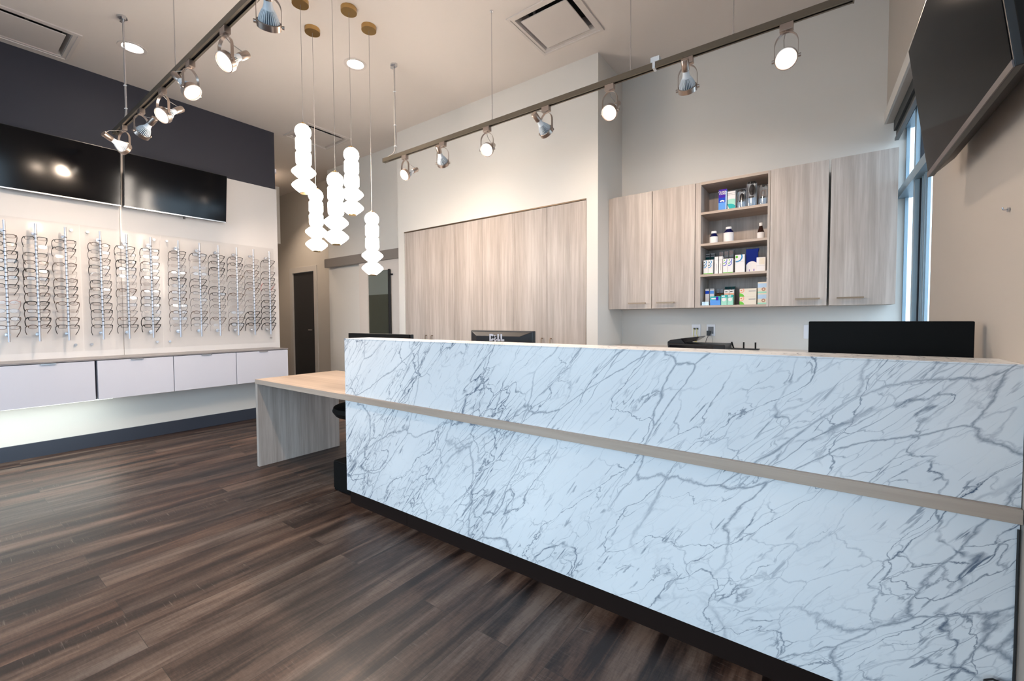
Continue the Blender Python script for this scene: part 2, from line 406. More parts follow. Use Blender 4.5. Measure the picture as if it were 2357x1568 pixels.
def slab(axis, d0, d1, a0, a1, b0, b1, holes, mat, mb=None, X=None):
    """slab normal to axis with rectangular holes (a0,a1,b0,b1)"""
    mb = mb or MB()
    As = sorted({a0, a1, *[h[0] for h in holes], *[h[1] for h in holes]}); Bs = sorted({b0, b1, *[h[2] for h in holes], *[h[3] for h in holes]})
    inside = lambda a, b: any(h[0] < a < h[1] and h[2] < b < h[3] for h in holes)
    nA, nB = len(As)-1, len(Bs)-1
    solid = [[not inside((As[i]+As[i+1])/2, (Bs[j]+Bs[j+1])/2) for j in range(nB)] for i in range(nA)]
    P = {'X': lambda d, a, b: (d, a, b), 'Y': lambda d, a, b: (a, d, b), 'Z': lambda d, a, b: (a, b, d)}[axis]
    vid = {}; vs = []; fs = []
    def V(d, i, j):
        k = (d, i, j)
        if k not in vid: vid[k] = len(vs); vs.append(P((d0, d1)[d], As[i], Bs[j]))
        return vid[k]
    for i in range(nA):
        for j in range(nB):
            if not solid[i][j]: continue
            for d in (0, 1): fs.append((V(d, i, j), V(d, i+1, j), V(d, i+1, j+1), V(d, i, j+1)))
            for di, dj, e in ((-1, 0, ((i, j), (i, j+1))), (1, 0, ((i+1, j), (i+1, j+1))), (0, -1, ((i, j), (i+1, j))), (0, 1, ((i, j+1), (i+1, j+1)))):
                p, q = i+di, j+dj
                if not (0 <= p < nA and 0 <= q < nB and solid[p][q]):
                    (x, y), (z, w) = e
                    fs.append((V(0, x, y), V(0, z, w), V(1, z, w), V(1, x, y)))
    return mb.add(vs, fs, mat, False, X)

# ------------------------------------------------------------------ the setting
H = 3.525
ALC = 4.127          # rear wall of the alcove
XR = lambda y: 0.396 - 0.0303*(y-1.75)
struct(box('floor', -8.8, 1.1, -3.0, 4.6, -0.06, 0.0, 'vinyl_plank_floor'))
struct(box('ground', -14, 10, -16, 14, -0.22, -0.16, 'pavement'))
VENTS = [(-5.525, -4.945, 0.27, 0.85), (-2.055, -1.485, 2.752, 3.322), (-5.57, -4.985, 2.76, 3.345)]
DOWN = [(-4.83, 1.136), (-3.516, 2.41), (-7.3, 3.35)]  # last entry is an unseen lamp added to brighten the hall
holes = [(x0+0.055, x1-0.055, y0+0.055, y1-0.055) for x0, x1, y0, y1 in VENTS] + [(x-0.07, x+0.07, y-0.07, y+0.07) for x, y in DOWN]
struct(slab('Z', H, H+0.12, -8.8, 0.62, -3.0, 4.6, holes, 'ceiling_paint').build('ceiling'))
struct(slab('X', -5.74, -5.60, -3.0, 2.661, 0, 2.825, [], 'wall_paint').build('wall_left'))
struct(box('wall_left_upper_band', -5.74, -5.60, -3.0, 2.661, 2.825, H, 'charcoal_paint'))
struct(box('wall_hall_side', -8.8, -5.74, 2.54, 2.66, 0, H, 'hall_paint'))
struct(box('wall_hall_end', -8.8, -8.68, 2.66, 4.6, 0, H, 'hall_paint'))
# hall rear wall with the dark doorway
struct(slab('Y', 4.05, 4.17, -8.68, -6.339, 0, H, [(-7.935, -7.206, -0.001, 2.045)], 'hall_paint').build('wall_hall_rear'))
struct(slab('Y', 3.806, 4.17, -6.339, -4.373, 0, H, [(-5.40, -4.60, -0.001, 2.02)], 'wall_paint').build('wall_rear'))
struct(slab('Y', 3.572, 4.2, -4.373, -1.656, 0, H, [(-4.262, -1.768, 0.0, 2.278)], 'wall_paint').build('wall_cabinet_recess'))
struct(box('wall_alcove', -1.8, 0.4495, ALC, ALC+0.12, 0, H, 'wall_paint'))
# right wall, very slightly out of square: local frame u along the wall, n outward
WU = Vector((-0.0303, 1, 0)).normalized(); WN = Vector((WU.y, -WU.x, 0)); WO = Vector((0.396, 1.75, 0))
WX = Matrix(((WN.x, WU.x, 0, WO.x), (WN.y, WU.y, 0, WO.y), (0, 0, 1, 0), (0, 0, 0, 1)))   # local (n, u, z)
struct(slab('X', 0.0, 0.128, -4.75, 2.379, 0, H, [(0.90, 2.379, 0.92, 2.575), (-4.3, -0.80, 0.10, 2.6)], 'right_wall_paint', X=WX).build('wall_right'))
struct(slab('Y', -2.93, -2.80, -5.60, 0.56, 0, H, [(-5.25, 0.25, 0.10, 2.92)], 'wall_paint').build('wall_front'))
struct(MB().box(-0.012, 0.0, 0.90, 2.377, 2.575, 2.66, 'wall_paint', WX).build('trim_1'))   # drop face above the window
struct(MB().box(-8.68, -7.0, 3.33, 3.39, 2.40, 3.29, 'wall_paint').build('trim_2'))          # bulkhead in the hall
struct(MB().box(-5.605, -5.585, -3.0, 1.168, 0.50, 2.823, 'white_panel').build('trim_3', bevel=0.001))
struct(MB().box(-5.605, -5.585, 1.172, 2.668, 0.50, 2.823, 'white_panel').build('trim_4', bevel=0.001))
struct(MB().box(-5.60, -5.585, -3.0, 2.662, 0.0, 0.128, 'baseboard_vinyl').box(-5.74, -5.585, 2.661, 2.676, 0.0, 0.128, 'baseboard_vinyl').build('baseboard_left'))
struct(MB().box(0, -0.012, -0.78, -0.18, 0.0, 0.11, 'baseboard_vinyl', WX).build('baseboard_right'))

# storefront glazing behind the camera
wf = MB()
for x in (-5.25, -3.88, -2.53, -1.18, 0.19): wf.box(x, x+0.06, -2.92, -2.82, 0.10, 2.92, 'aluminium_frame')
for z in (0.10, 2.10, 2.86): wf.box(-5.25, 0.25, -2.915, -2.825, z, z+0.06, 'aluminium_frame')
w2 = struct(wf.build('window_2')); struct(MB().box(-5.25, 0.25, -2.875, -2.869, 0.1, 2.92, 'window_glass').build('window_2_glass'))
w = MB()  # out-of-view side window, inferred from bluish daylight and widened to bring in more
for u in (-4.3, -3.15, -2.0, -0.85): w.box(0.03, 0.10, u, u+0.05, 0.10, 2.60, 'aluminium_frame', WX)
for z in (0.10, 2.55): w.box(0.03, 0.10, -4.3, -0.80, z, z+0.05, 'aluminium_frame', WX)
struct(w.build('window_3')); struct(MB().box(0.06, 0.064, -4.3, -0.80, 0.1, 2.6, 'window_glass', WX).build('window_3_glass'))
# side window
w = MB()
w.box(0.108, 0.150, 0.90, 0.94, 0.92, 2.575, 'aluminium_frame', WX).box(0.108, 0.1265, 2.352, 2.377, 0.92, 2.575, 'aluminium_frame', WX)
w.box(0.083, 0.150, 1.850, 1.900, 0.92, 2.575, 'aluminium_frame', WX)
w.box(0.112, 0.1265, 1.680, 1.838, 0.98, 2.03, 'aluminium_frame', WX)
for u in (1.70, 1.735, 1.79): w.box(0.106, 0.112, u, u+0.012, 0.98, 2.03, 'aluminium_frame', WX)
for z0, z1 in ((0.92, 0.98), (2.03, 2.09), (2.515, 2.575)): w.box(0.070 if z0 == 2.03 else 0.100, 0.150, 0.90, 2.377, z0, z1, 'aluminium_frame', WX)
w.box(0.104, 0.145, 1.838, 1.850, 0.98, 2.515, 'gasket_black', WX)
struct(w.build('window_1'))
struct(MB().box(0.127, 0.129, 0.94, 2.377, 0.98, 2.515, 'window_glass', WX).build('window_1_glass'))
struct(MB().box(0.0, 0.100, 0.90, 2.377, 0.90, 0.922, 'trim_paint', WX).build('window_1_sill'))

# doors
d1 = struct(MB().box(-7.93, -7.21, 4.06, 4.10, 0.0, 2.04, 'dark_door').build('door_1'))
h = MB().cyl(0.008, 0, 0.05, 'satin_steel', 12, Matrix.Translation((-7.27, 4.06, 1.02)) @ Matrix.Rotation(PI/2, 4, 'X'))
h.box(-7.36, -7.26, 4.005, 4.02, 1.01, 1.03, 'satin_steel'); struct(h.build('door_1_handle', d1))
struct(slab('Y', 4.035, 4.052, -8.03, -7.11, 0, 2.14, [(-7.935, -7.206, -0.001, 2.045)], 'trim_paint').build('trim_5', bevel=0.002))
struct(slab('Y', 3.745, 3.785, -5.466, -4.38, 0.01, 2.03, [(-5.265, -4.745, 0.25, 1.868)], 'barn_door_paint').build('door_2', bevel=0.002))
gl = MB().box(-5.265, -4.745, 3.762, 3.768, 0.25, 1.54, 'screen_dark_green').box(-5.265, -4.745, 3.762, 3.768, 1.54, 1.868, 'screen_film')
struct(gl.build('door_2_glass'))
pl = MB().box(-4.755, -4.728, 3.700, 3.725, 0.55, 1.87, 'black_plastic')
for z in (1.80, 0.65): pl.box(-4.75, -4.70, 3.725, 3.745, z-0.01, z+0.01, 'black_plastic')
struct(pl.build('door_2_handle', bevel=0.002))
struct(box('trim_6', -6.306, -4.40, 3.712, 3.806, 2.0, 2.131, 'cover_paint', bevel=0.003))
# dark room seen through the barn door opening
struct(box('wall_back_room', -5.5, -4.5, 4.10, 4.16, 0, 2.1, 'hall_paint'))

# ------------------------------------------------------------------ reception desk
desk = thing('reception_desk', 'long white marble-laminate reception desk with raised counter and pale wood return', 'reception desk', (-1.05, 1.7, 0))
def part(o): return local(o, desk)
YM = 1.598
XE = 0.391
part(box('front_panel', -2.500, XR(1.63)-0.002, YM, YM+0.03, 0.088, 0.676, 'marble_laminate'))
def wedge(name, x0, y0, y1, z0, z1, mat, bv=0.0): return part(MB().prism([(x0, y0), (XR(y0)-0.002, y0), (XR(y1)-0.002, y1), (x0, y1)], z0, z1, mat, 'XY').build(name, None, bv))
wedge('counter_riser', -2.500, YM, 1.785, 0.7135, 1.067, 'marble_laminate')
wedge('counter_top', -2.502, YM-0.001, 1.788, 1.0675, 1.0715, 'marble_laminate')
part(box('end_panel', -2.500, -2.47, YM+0.03, 1.785, 0.0, 0.676, 'marble_laminate'))
part(box('toe_kick', -2.486, -1.936, 1.614, 1.626, 0.0, 0.088, 'kick_brown'))
part(box('toe_kick', -1.934, XE, 1.614, 1.626, 0.0, 0.088, 'kick_brown'))
wedge('desktop', -3.745, 1.583, 2.305, 0.676, 0.713, 'ash_horizontal', 0.0008)
part(box('leg_panel', -3.743, -3.707, 1.585, 2.300, 0.0, 0.676, 'ash_vertical', bevel=0.0008))
part(box('modesty_panel', -2.47, 0.35, 2.24, 2.26, 0.35, 0.676, 'ash_horizontal'))

# monitors behind the counter
def monitor(name, label, x0, x1, y, ztop, hgt, face_back=True, brand=False, side=False):
    xc = (x0+x1)/2; t = thing(name, label, 'monitor', (xc, y, 0.713)); w_ = x1-x0
    z0 = ztop-hgt
    MB().box(-w_/2, w_/2, 0.0, 0.028, z0-0.713, ztop-0.713, 'black_plastic').build('bezel', t, 0.004)
    MB().box(-w_/2+0.012, w_/2-0.012, 0.028, 0.030, z0-0.713+0.015, ztop-0.713-0.012, 'tv_glass').build('screen', t)
    b = MB(); a = w_/2; zt = ztop-0.713; zb = z0-0.713
    if brand:
        P = [(-a+0.006, 0, zt-0.006), (a-0.006, 0, zt-0.006), (a-0.006, 0, zb+0.006), (-a+0.006, 0, zb+0.006),
             (-a+0.07, -0.03, zt-0.032), (a-0.07, -0.03, zt-0.032), (a-0.07, -0.03, zb+0.03), (-a+0.07, -0.03, zb+0.03)]
        b.add(P, [(0, 1, 5, 4), (1, 2, 6, 5), (2, 3, 7, 6), (3, 0, 4, 7), (4, 5, 6, 7), (3, 2, 1, 0)], 'dark_plastic')
    else:
        b.box(-a, a, -0.012, 0, zb, zt, 'matte_black')
    b.build('rear_cover', t, 0.003)
    st = MB(); st.box(-0.035, 0.035, -0.045, -0.02, 0.01, zt-hgt*0.5, 'black_plastic'); st.build('stand', t, 0.004)
    MB().box(-0.13, 0.13, -0.055, 0.14, 0.0005, 0.012, 'black_plastic').build('base', t, 0.005)
    return t
def text_mesh(txt, size, depth, mat, name, parent, X, bold=0.0, sp=1.0, align='CENTER', shear=0.0):
    c = bpy.data.curves.new(name, 'FONT'); c.body = txt; c.size = size; c.extrude = depth; c.align_x = align; c.offset = bold
    c.space_character = sp; c.shear = shear; c.resolution_u = 3
    o = bpy.data.objects.new(name + '_tmp', c); COL.objects.link(o)
    dg = bpy.context.evaluated_depsgraph_get(); me = bpy.data.meshes.new_from_object(o.evaluated_get(dg))
    bpy.data.objects.remove(o); bpy.data.curves.remove(c)
    me.transform(X); me.materials.clear(); me.materials.append(MATS[mat])
    return me
def txt_obj(txt, size, depth, mat, name, parent, X, **k):
    me = text_mesh(txt, size, depth, mat, name, parent, X, **k)
    o = bpy.data.objects.new(name, me); COL.objects.link(o); o.parent = parent; return o
FRONT = Matrix.Rotation(PI/2, 4, 'X')      # text facing -Y
dell = monitor('computer_monitor', 'monitor turned away with a silver DELL badge on its black back', -1.80, -1.335, 2.03, 1.122, 0.30, brand=True, side=True)
bd = MB().box(-0.060, 0.062, -0.0335, -0.031, 0.322, 0.328, 'gray_plastic'); bd.build('vent_strip', dell)
lg = MB()
def join_text(mb, txt, size, mat, X, **k):
    me = text_mesh(txt, size, 0.0012, mat, 't', None, X, **k)
    mb.add([v.co[:] for v in me.vertices], [list(p.vertices) for p in me.polygons], mat); bpy.data.meshes.remove(me)
zl = 0.3455; yl = -0.0338
dell_y = -0.031
principled('badge_silver', (0.55, 0.52, 0.55), 0.35, metal=0.4)
T = lambda x, z, r=0.0: Matrix.Translation((x, dell_y, z)) @ FRONT @ Matrix.Rotation(r, 4, 'Z')
join_text(lg, 'D', 0.050, 'badge_silver', T(-0.040, 0.352), bold=0.0034)
join_text(lg, 'E', 0.046, 'badge_silver', T(-0.010, 0.3500, 0.50), bold=0.0018)
join_text(lg, 'L', 0.050, 'badge_silver', T(0.014, 0.352), bold=0.0034)
join_text(lg, 'L', 0.050, 'badge_silver', T(0.037, 0.352), bold=0.0034)
lgo = lg.build('brand_badge', dell); lgo['label'] = 'raised silver DELL lettering'
monitor('computer_monitor', 'black monitor at the far left end of the counter, only its top edge showing', -2.84, -2.17, 1.86, 1.094, 0.36)
monitor('computer_monitor', 'large black monitor standing at the right end of the counter by the window', -0.052, 0.366, 1.905, 1.1765, 0.36)

# office chair behind the desk return
ch = thing('office_chair', 'black office chair tucked under the desk return, mostly hidden by the marble', 'chair', (-2.895, 2.085, 0.0))
s_ = MB(); pr_ = [(0.001, 0.43), (0.20, 0.435), (0.27, 0.455), (0.295, 0.49), (0.285, 0.52), (0.23, 0.535), (0.001, 0.53)]
s_.lathe(pr_, 'matte_black', 23); s_.build('seat', ch)
bk = MB(); bk.tube([(-0.02, 0.27, 0.50), (-0.02, 0.30, 0.58), (-0.02, 0.29, 0.64)], 0.012, 'matte_black'); bk.build('back_post', ch)
bk = MB(); bk.box(-0.2, 0.2, 0.27, 0.31, 0.60, 0.665, 'matte_black'); bk.build('backrest', ch, 0.012)
c_ = MB(); c_.cyl(0.025, 0.09, 0.40, 'matte_black'); c_.build('gas_column', ch)
b_ = MB()
for k in range(5):
    a = 2*PI*k/5+PI/2; b_.tube([(0, 0, 0.10), (0.14*math.cos(a), 0.14*math.sin(a), 0.085), (0.21*math.cos(a), 0.21*math.sin(a), 0.065)], [0.028, 0.02, 0.014], 'matte_black')
b_.build('star_base', ch)
for k in range(5):
    a = 2*PI*k/5+PI/2; c2 = MB(); c2.cyl(0.027, -0.018, 0.018, 'matte_black', 16, Matrix.Translation((0.21*math.cos(a), 0.21*math.sin(a), 0.0275)) @ Matrix.Rotation(PI/2, 4, 'Y')); c2.build('caster', ch)
pc = thing('computer_tower', 'black computer tower on the floor under the desk return, beside the marble end', 'computer', (-2.675, 1.765, 0))
MB().box(-0.10, 0.10, -0.09, 0.09, 0.0005, 0.21, 'matte_black').build('case', pc, 0.006)
MB().box(-0.095, 0.095, -0.095, -0.09, 0.02, 0.20, 'matte_black').build('front_bezel', pc)

# ------------------------------------------------------------------ frame wall: floating drawers
cab_lbl = ['white floating drawer unit at the hall end of the eyewear wall', 'white floating drawer unit second from the hall end',
           'white floating drawer unit third from the hall end, right of the wide black joint', 'white floating drawer unit left of the wide black joint, lit strip beneath']
splits = [(2.018, 2.575), (1.458, 2.014), (0.905, 1.454), (0.330, 0.889), (-0.24, 0.326), (-0.81, -0.244)]
cab_lbl += ['white floating drawer unit at the left edge of the view', 'white floating drawer unit nearest the storefront']
for (y0, y1), lb in zip(splits, cab_lbl):
    c = thing('drawer_cabinet', lb, 'cabinet', (-5.4, (y0+y1)/2, 0.495), 'white floating drawer units under the eyewear')
    hh = (y1-y0)/2
    MB().box(-0.184, 0.178, -hh, hh, 0.0, 0.345, 'white_lacquer').build('body', c)
    f = MB().box(0.180, 0.198, -hh+0.001, hh-0.001, -0.002, 0.344, 'white_lacquer').build('drawer_front', c, 0.0008)
    MB().box(0.180, 0.208, -0.045, 0.045, 0.3445, 0.347, 'satin_steel').box(0.2055, 0.208, -0.045, 0.045, 0.335, 0.3445, 'satin_steel').build('pull', f)
tag(box('cabinet_top', -5.585, -5.198, -0.82, 2.578, 0.845, 0.857, 'gray_top', bevel=0.001), 'thin grey worktop running along the tops of the floating drawers', 'worktop')
led = thing('led_strip', 'glowing white light strip under the left floating drawers', 'strip light', (-5.33, -0.0, 0.485))
MB().box(-0.03, 0.03, -0.80, 1.03, 0.0, 0.009, 'satin_steel').build('housing', led)
MB().box(-0.024, 0.024, -0.79, 1.02, -0.006, 0.0, 'led_glow').build('diffuser', led)

# acrylic boards
for k, (y0, y1, lb) in enumerate(((0.30, 0.880, 'clear acrylic backboard behind the three leftmost rods'), (0.887, 1.478, 'clear acrylic backboard in the middle, behind three rods'), (1.484, 2.606, 'wide clear acrylic backboard at the hall end, behind six rods'))):
    c = thing('acrylic_board', lb, 'display board', (-5.57, (y0+y1)/2, 0.93), 'clear acrylic backboards'); hh = (y1-y0)/2
    MB().box(-0.0025, 0.0025, -hh, hh, -0.015, 1.148, 'acrylic_clear').build('panel', c)
    for yy in (-hh+0.05, hh-0.05):
        for zz in (0.045, 1.09):
            MB().cyl(0.011, -0.014, 0.006, 'satin_steel', 16, Matrix.Translation((0, yy, zz)) @ Matrix.Rotation(PI/2, 4, 'Y')).build('standoff', c)

# display rods
RODY = [0.424, 0.598, 0.776, 1.003, 1.190, 1.373, 1.600, 1.788, 1.965, 2.149, 2.327, 2.507]
ORD = ['first', 'second', 'third', 'fourth', 'fifth', 'sixth', 'seventh', 'eighth', 'ninth', 'tenth', 'eleventh', 'twelfth']
RODN = ['leftmost rod'] + [o + ' rod from the left' for o in ORD[1:11]] + ['rightmost rod']
XROD = -5.462
rod0 = None
def copy_tree(o, parent=None, loc=None):
    c = o.copy(); COL.objects.link(c)
    if parent is not None: c.parent = parent
    if loc is not None: c.location = loc
    for chd in [q for q in o.children]: copy_tree(chd, c)
    return c
for i, y in enumerate(RODY):
    if rod0 is None:
        rod0 = thing('display_rod', '', 'display rod', (XROD, y, 1.02))
        b = MB().cyl(0.008, 0, 1.005, 'rod_chrome', 16)
        for k in range(24): b.cyl(0.0086, 0.13+k*0.034, 0.137+k*0.034, 'black_gap' if k % 2 else 'gray_plastic', 12)
        b.build('pole', rod0)
        for z in (0.93, 0.06):
            b = MB().cyl(0.017, -0.1045, -0.078, 'satin_steel', 20, Matrix.Translation((0, 0, z)) @ Matrix.Rotation(PI/2, 4, 'Y'))
            b.cyl(0.006, -0.08, 0.0, 'satin_steel', 12, Matrix.Translation((0, 0, z)) @ Matrix.Rotation(PI/2, 4, 'Y'))
            b.build('wall_bracket', rod0)
        r_ = rod0
    else: r_ = copy_tree(rod0, loc=(XROD, y, 1.02))
    r_['label'] = 'silver eyeglass display rod, ' + ('leftmost' if i == 0 else 'rightmost' if i == 11 else ORD[i] + ' from the left') + ' on the white wall'
    r_['group'] = 'eyeglass display rods on the left wall'

# eyeglasses: front plane is the local YZ plane, temples go to -X and droop
def eyeglasses(style, colr, temple_col=None):
    t = thing('eyeglasses', 'x', 'eyeglasses'); m = 'frame_' + colr; tm = 'frame_' + (temple_col or colr)
    if style == 'oval': shp = [(0.027*math.cos(a), 0.0165*math.sin(a)) for a in [2*PI*k/20 for k in range(20)]]
    elif style == 'rect': shp = [(0.027*math.copysign(abs(math.cos(a))**0.5, math.cos(a)), 0.0150*math.copysign(abs(math.sin(a))**0.55, math.sin(a))) for a in [2*PI*k/24 for k in range(24)]]
    else: shp = [(0.027*math.copysign(abs(math.cos(a))**0.62, math.cos(a)), (0.0155 if math.sin(a) > 0 else 0.0175)*math.copysign(abs(math.sin(a))**0.75, math.sin(a)) ) for a in [2*PI*k/24 for k in range(24)]]
    b = MB(); rt = 0.0026 if colr in ('black', 'brown', 'rose') else 0.0018
    if style == 'thick': rt *= 1.35
    for sgn in (-1, 1):
        pts = [(0.004*abs(p[0]*sgn+0.036*sgn)/0.07*-1, sgn*0.036+p[0], p[1]) for p in shp]
        rr = [((rt, rt*1.2) if p[1] > 0 else (rt*0.62, rt*0.8)) for p in shp]
        b.tube(pts, rr, m, 6, closed=True)
        b.tube([(-0.003, sgn*0.061, 0.008), (-0.006, sgn*0.0685, 0.009)], rt*1.5, m, 6)
    b.tube([(-0.001, -0.011, 0.005), (0.002, -0.005, 0.0075), (0.002, 0.005, 0.0075), (-0.001, 0.011, 0.005)], rt*1.1, m, 6)
    b.build('frame', t)
    for sgn in (-1, 1):
        l = MB(); n = len(shp)
        vs = [(-0.0022-0.0005, sgn*0.036+p[0]*0.97, p[1]*0.97) for p in shp] + [(-0.0022+0.0005, sgn*0.036+p[0]*0.97, p[1]*0.97) for p in shp]
        l.add(vs, [list(range(n)), [n+i for i in range(n)][::-1]] + [(i, i+n, (i+1) % n+n, (i+1) % n) for i in range(n)], 'lens_clear'); l.build('lens', t)
        q = MB(); bow = 0.006
        if sgn < 0: pts = [(-0.006, -0.069, 0.009), (-0.03, -0.073-bow*0.4, -0.006), (-0.058, -0.074, -0.026), (-0.078, -0.069, -0.046), (-0.088, -0.062, -0.068)]
        else: pts = [(-0.006, 0.069, 0.009), (-0.03, 0.072, -0.006), (-0.058, 0.070, -0.026), (-0.078, 0.062, -0.046), (-0.088, 0.052, -0.068)]
        q.tube(pts, [(rt*0.9, rt*1.3)]*3 + [(rt*1.0, rt*1.4)]*2, tm, 6); q.build('temple', t)
    return t
CODES = {'K': ('rect', 'black', None), 'T': ('thick', 'black', None), 'O': ('oval', 'black', None), 'B': ('rect', 'brown', None), 'N': ('oval', 'brown', None), 'G': ('rect', 'grey', None), 'S': ('oval', 'silver', None), 'C': ('wide', 'clear', None), 'R': ('oval', 'rose', None), 'V': ('rect', 'black', 'red')}
DESC = {'K': 'black rectangular eyeglasses', 'T': 'thick black eyeglasses', 'O': 'black oval eyeglasses', 'B': 'brown rectangular eyeglasses', 'N': 'brown oval eyeglasses', 'G': 'dark grey rectangular eyeglasses', 'S': 'silver oval eyeglasses', 'C': 'translucent pale eyeglasses', 'R': 'rose oval eyeglasses', 'V': 'black eyeglasses with red temple tips'}
ROWS = ['BKTKTBKCRSNB', 'KCKNTBKBTBTN', 'KOCNCNKBNCBK', 'NGNKSKBOKKGK', 'OGTKSCNSGSNK', 'KCBGBCNKKSTT', 'KGCNTSBNGNGS', 'KCCSKKGGSNKG', 'OKTSCKKGGSNC', 'KOGBSSNSCSNT', 'CGNGKNSGSTTT', 'KCKKVOKTTOTT']
TOP = ['topmost'] + [o + ' from the top' for o in ORD[1:11]] + ['bottommost']
protos = {}
for i, y in enumerate(RODY):
    for k in range(12):
        cd = ROWS[i][k]; z = 1.900 - k*0.0688 + random.uniform(-0.002, 0.002)
        loc = (XROD-0.0125, y+random.uniform(-0.003, 0.003), z)
        if cd not in protos: protos[cd] = g = eyeglasses(*CODES[cd]); g.location = loc
        else: g = copy_tree(protos[cd], loc=loc)
        g.rotation_euler = (random.uniform(-0.03, 0.03), random.uniform(-0.10, 0.06), random.uniform(-0.04, 0.04))
        g['label'] = DESC[cd] + ', ' + TOP[k] + ' on the ' + RODN[i]
        g['group'] = 'eyeglasses on the display rods'
        for c in g.children:
            if c.name.startswith('temple'):
                c.rotation_euler = (0, random.uniform(-0.12, 0.10), random.uniform(-0.06, 0.06))
                if cd == 'V': c['label'] = 'red-tipped temple'

# televisions on the left wall
def wall_tv(y0, y1, z0, z1, label, tab=False):
    t = thing('television', label, 'television', (-5.52, (y0+y1)/2, z0), 'wide televisions above the eyewear'); hh = (y1-y0)/2; hz = z1-z0; t.rotation_euler = (0, math.radians(6.6), 0); t.location.x = -5.508
    MB().box(0.0, 0.038, -hh, hh, 0.0, hz, 'tv_black').build('housing', t, 0.003)
    MB().box(0.0385, 0.040, -hh+0.006, hh-0.006, 0.012, hz-0.006, 'tv_gloss').build('screen', t)
    MB().box(0.036, 0.0415, -hh, hh, 0.0, 0.0105, 'silver_plastic').build('bottom_trim', t)
    MB().prism([(-0.074, 0.10), (0.0, 0.10), (0.0, hz-0.1), (-0.112, hz-0.1)], -hh*0.4, hh*0.4, 'tv_black', 'XZ').build('wall_mount', t)
    if tab: MB().box(0.01, 0.03, -0.008+0.05, 0.05+0.008, -0.028, 0.0, 'black_plastic').build('sensor', t)
wall_tv(1.180, 2.055, 2.292, 2.803, 'wall television over the eyewear, the right one of the pair', True)
wall_tv(0.285, 1.160, 2.292, 2.803, 'wall television over the eyewear, cut off by the left edge of the view')

# tilted television on the right wall
tv = thing('television', 'tilted black television sticking out from the right wall beside the window', 'television', (0.272, 1.80, 1.955), rot=None)
tv.matrix_world = Matrix.Translation((0.272, 1.80, 1.955)) @ (Euler((0, 0, 0.018)).to_matrix().to_4x4() @ Matrix.Rotation(-0.133, 4, 'Y') @ Matrix.Rotation(-0.009, 4, 'X'))
a, bq = 0.425, 0.2445
MB().box(0.0, 0.016, -a, a, -bq, bq, 'tv_black').build('bezel', tv, 0.002)
MB().box(-0.0012, 0.0, -a+0.006, a-0.010, -bq+0.018, bq-0.008, 'tv_glass').build('screen', tv)
MB().box(-0.003, 0.0, -a, a, -bq, -bq+0.016, 'tv_bezel_sheen').build('bottom_trim', tv)
hb = MB(); P = [(0.016, -a+0.01, bq-0.01), (0.016, a-0.01, bq-0.01), (0.016, a-0.01, -bq+0.004), (0.016, -a+0.01, -bq+0.004), (0.062, -a+0.07, bq-0.09), (0.062, a-0.07, bq-0.09), (0.062, a-0.07, -bq+0.03), (0.062, -a+0.07, -bq+0.03)]
hb.add(P, [(0, 1, 5, 4), (1, 2, 6, 5), (2, 3, 7, 6), (3, 0, 4, 7), (4, 5, 6, 7), (0, 3, 2, 1)], 'tv_black'); hb.build('rear_housing', tv, 0.003)
wm = MB()
for yy in (-0.2, 0.2): wm.box(0.062, 0.075, yy-0.02, yy+0.02, -0.15, 0.15, 'black_plastic')
wm.box(0.072, 0.080, -0.28, 0.28, -0.06, 0.06, 'black_plastic'); wm.build('wall_mount', tv)

# ------------------------------------------------------------------ tall cupboards
tall = [-4.257, -3.828, -3.415, -3.002, -2.596, -2.191, -1.773]
tag(box('edge_strip', -4.261, -1.769, 3.569, 3.59, 2.2655, 2.277, 'handle_bronze'), 'thin dark edge strip along the top of the tall cupboards', 'edge strip')
tag(box('edge_strip', -1.7715, -1.769, 3.569, 3.59, 0, 2.2650, 'handle_bronze'), 'thin dark edge strip down the right side of the tall cupboards', 'edge strip')
tl = ['tall pale wood double cupboard at the left, beside the sliding door', 'tall pale wood double cupboard in the middle, behind the DELL monitor', 'tall pale wood double cupboard at the right, beside the wall corner']
for u in range(3):
    x0, xm, x1 = tall[2*u:2*u+3]; c = thing('tall_cupboard', tl[u], 'cupboard', ((x0+x1)/2, 3.6, 0), 'tall cupboards recessed in the wall'); h_ = (x1-x0)/2; m_ = xm-(x0+x1)/2
    MB().box(-h_+0.001, h_-0.001, 0.0, 0.50, 0.0, 2.262, 'ash_depth').build('body', c)
    for s2, (p, q) in ((-1, (-h_+0.0015, m_-0.0012)), (1, (m_+0.0012, h_-0.0015))):
        dd = MB().box(p, q, -0.022, -0.002, 0.10, 2.263, 'ash_vertical').build('door', c, 0.0006)
        xh = m_ + s2*0.050; hd = MB()
        hd.tube([(xh, -0.022, 1.0), (xh, -0.046, 1.003), (xh, -0.050, 0.99), (xh, -0.050, 0.85), (xh, -0.046, 0.837), (xh, -0.022, 0.84)], 0.0045, 'handle_bronze', 8); hd.build('handle', dd)
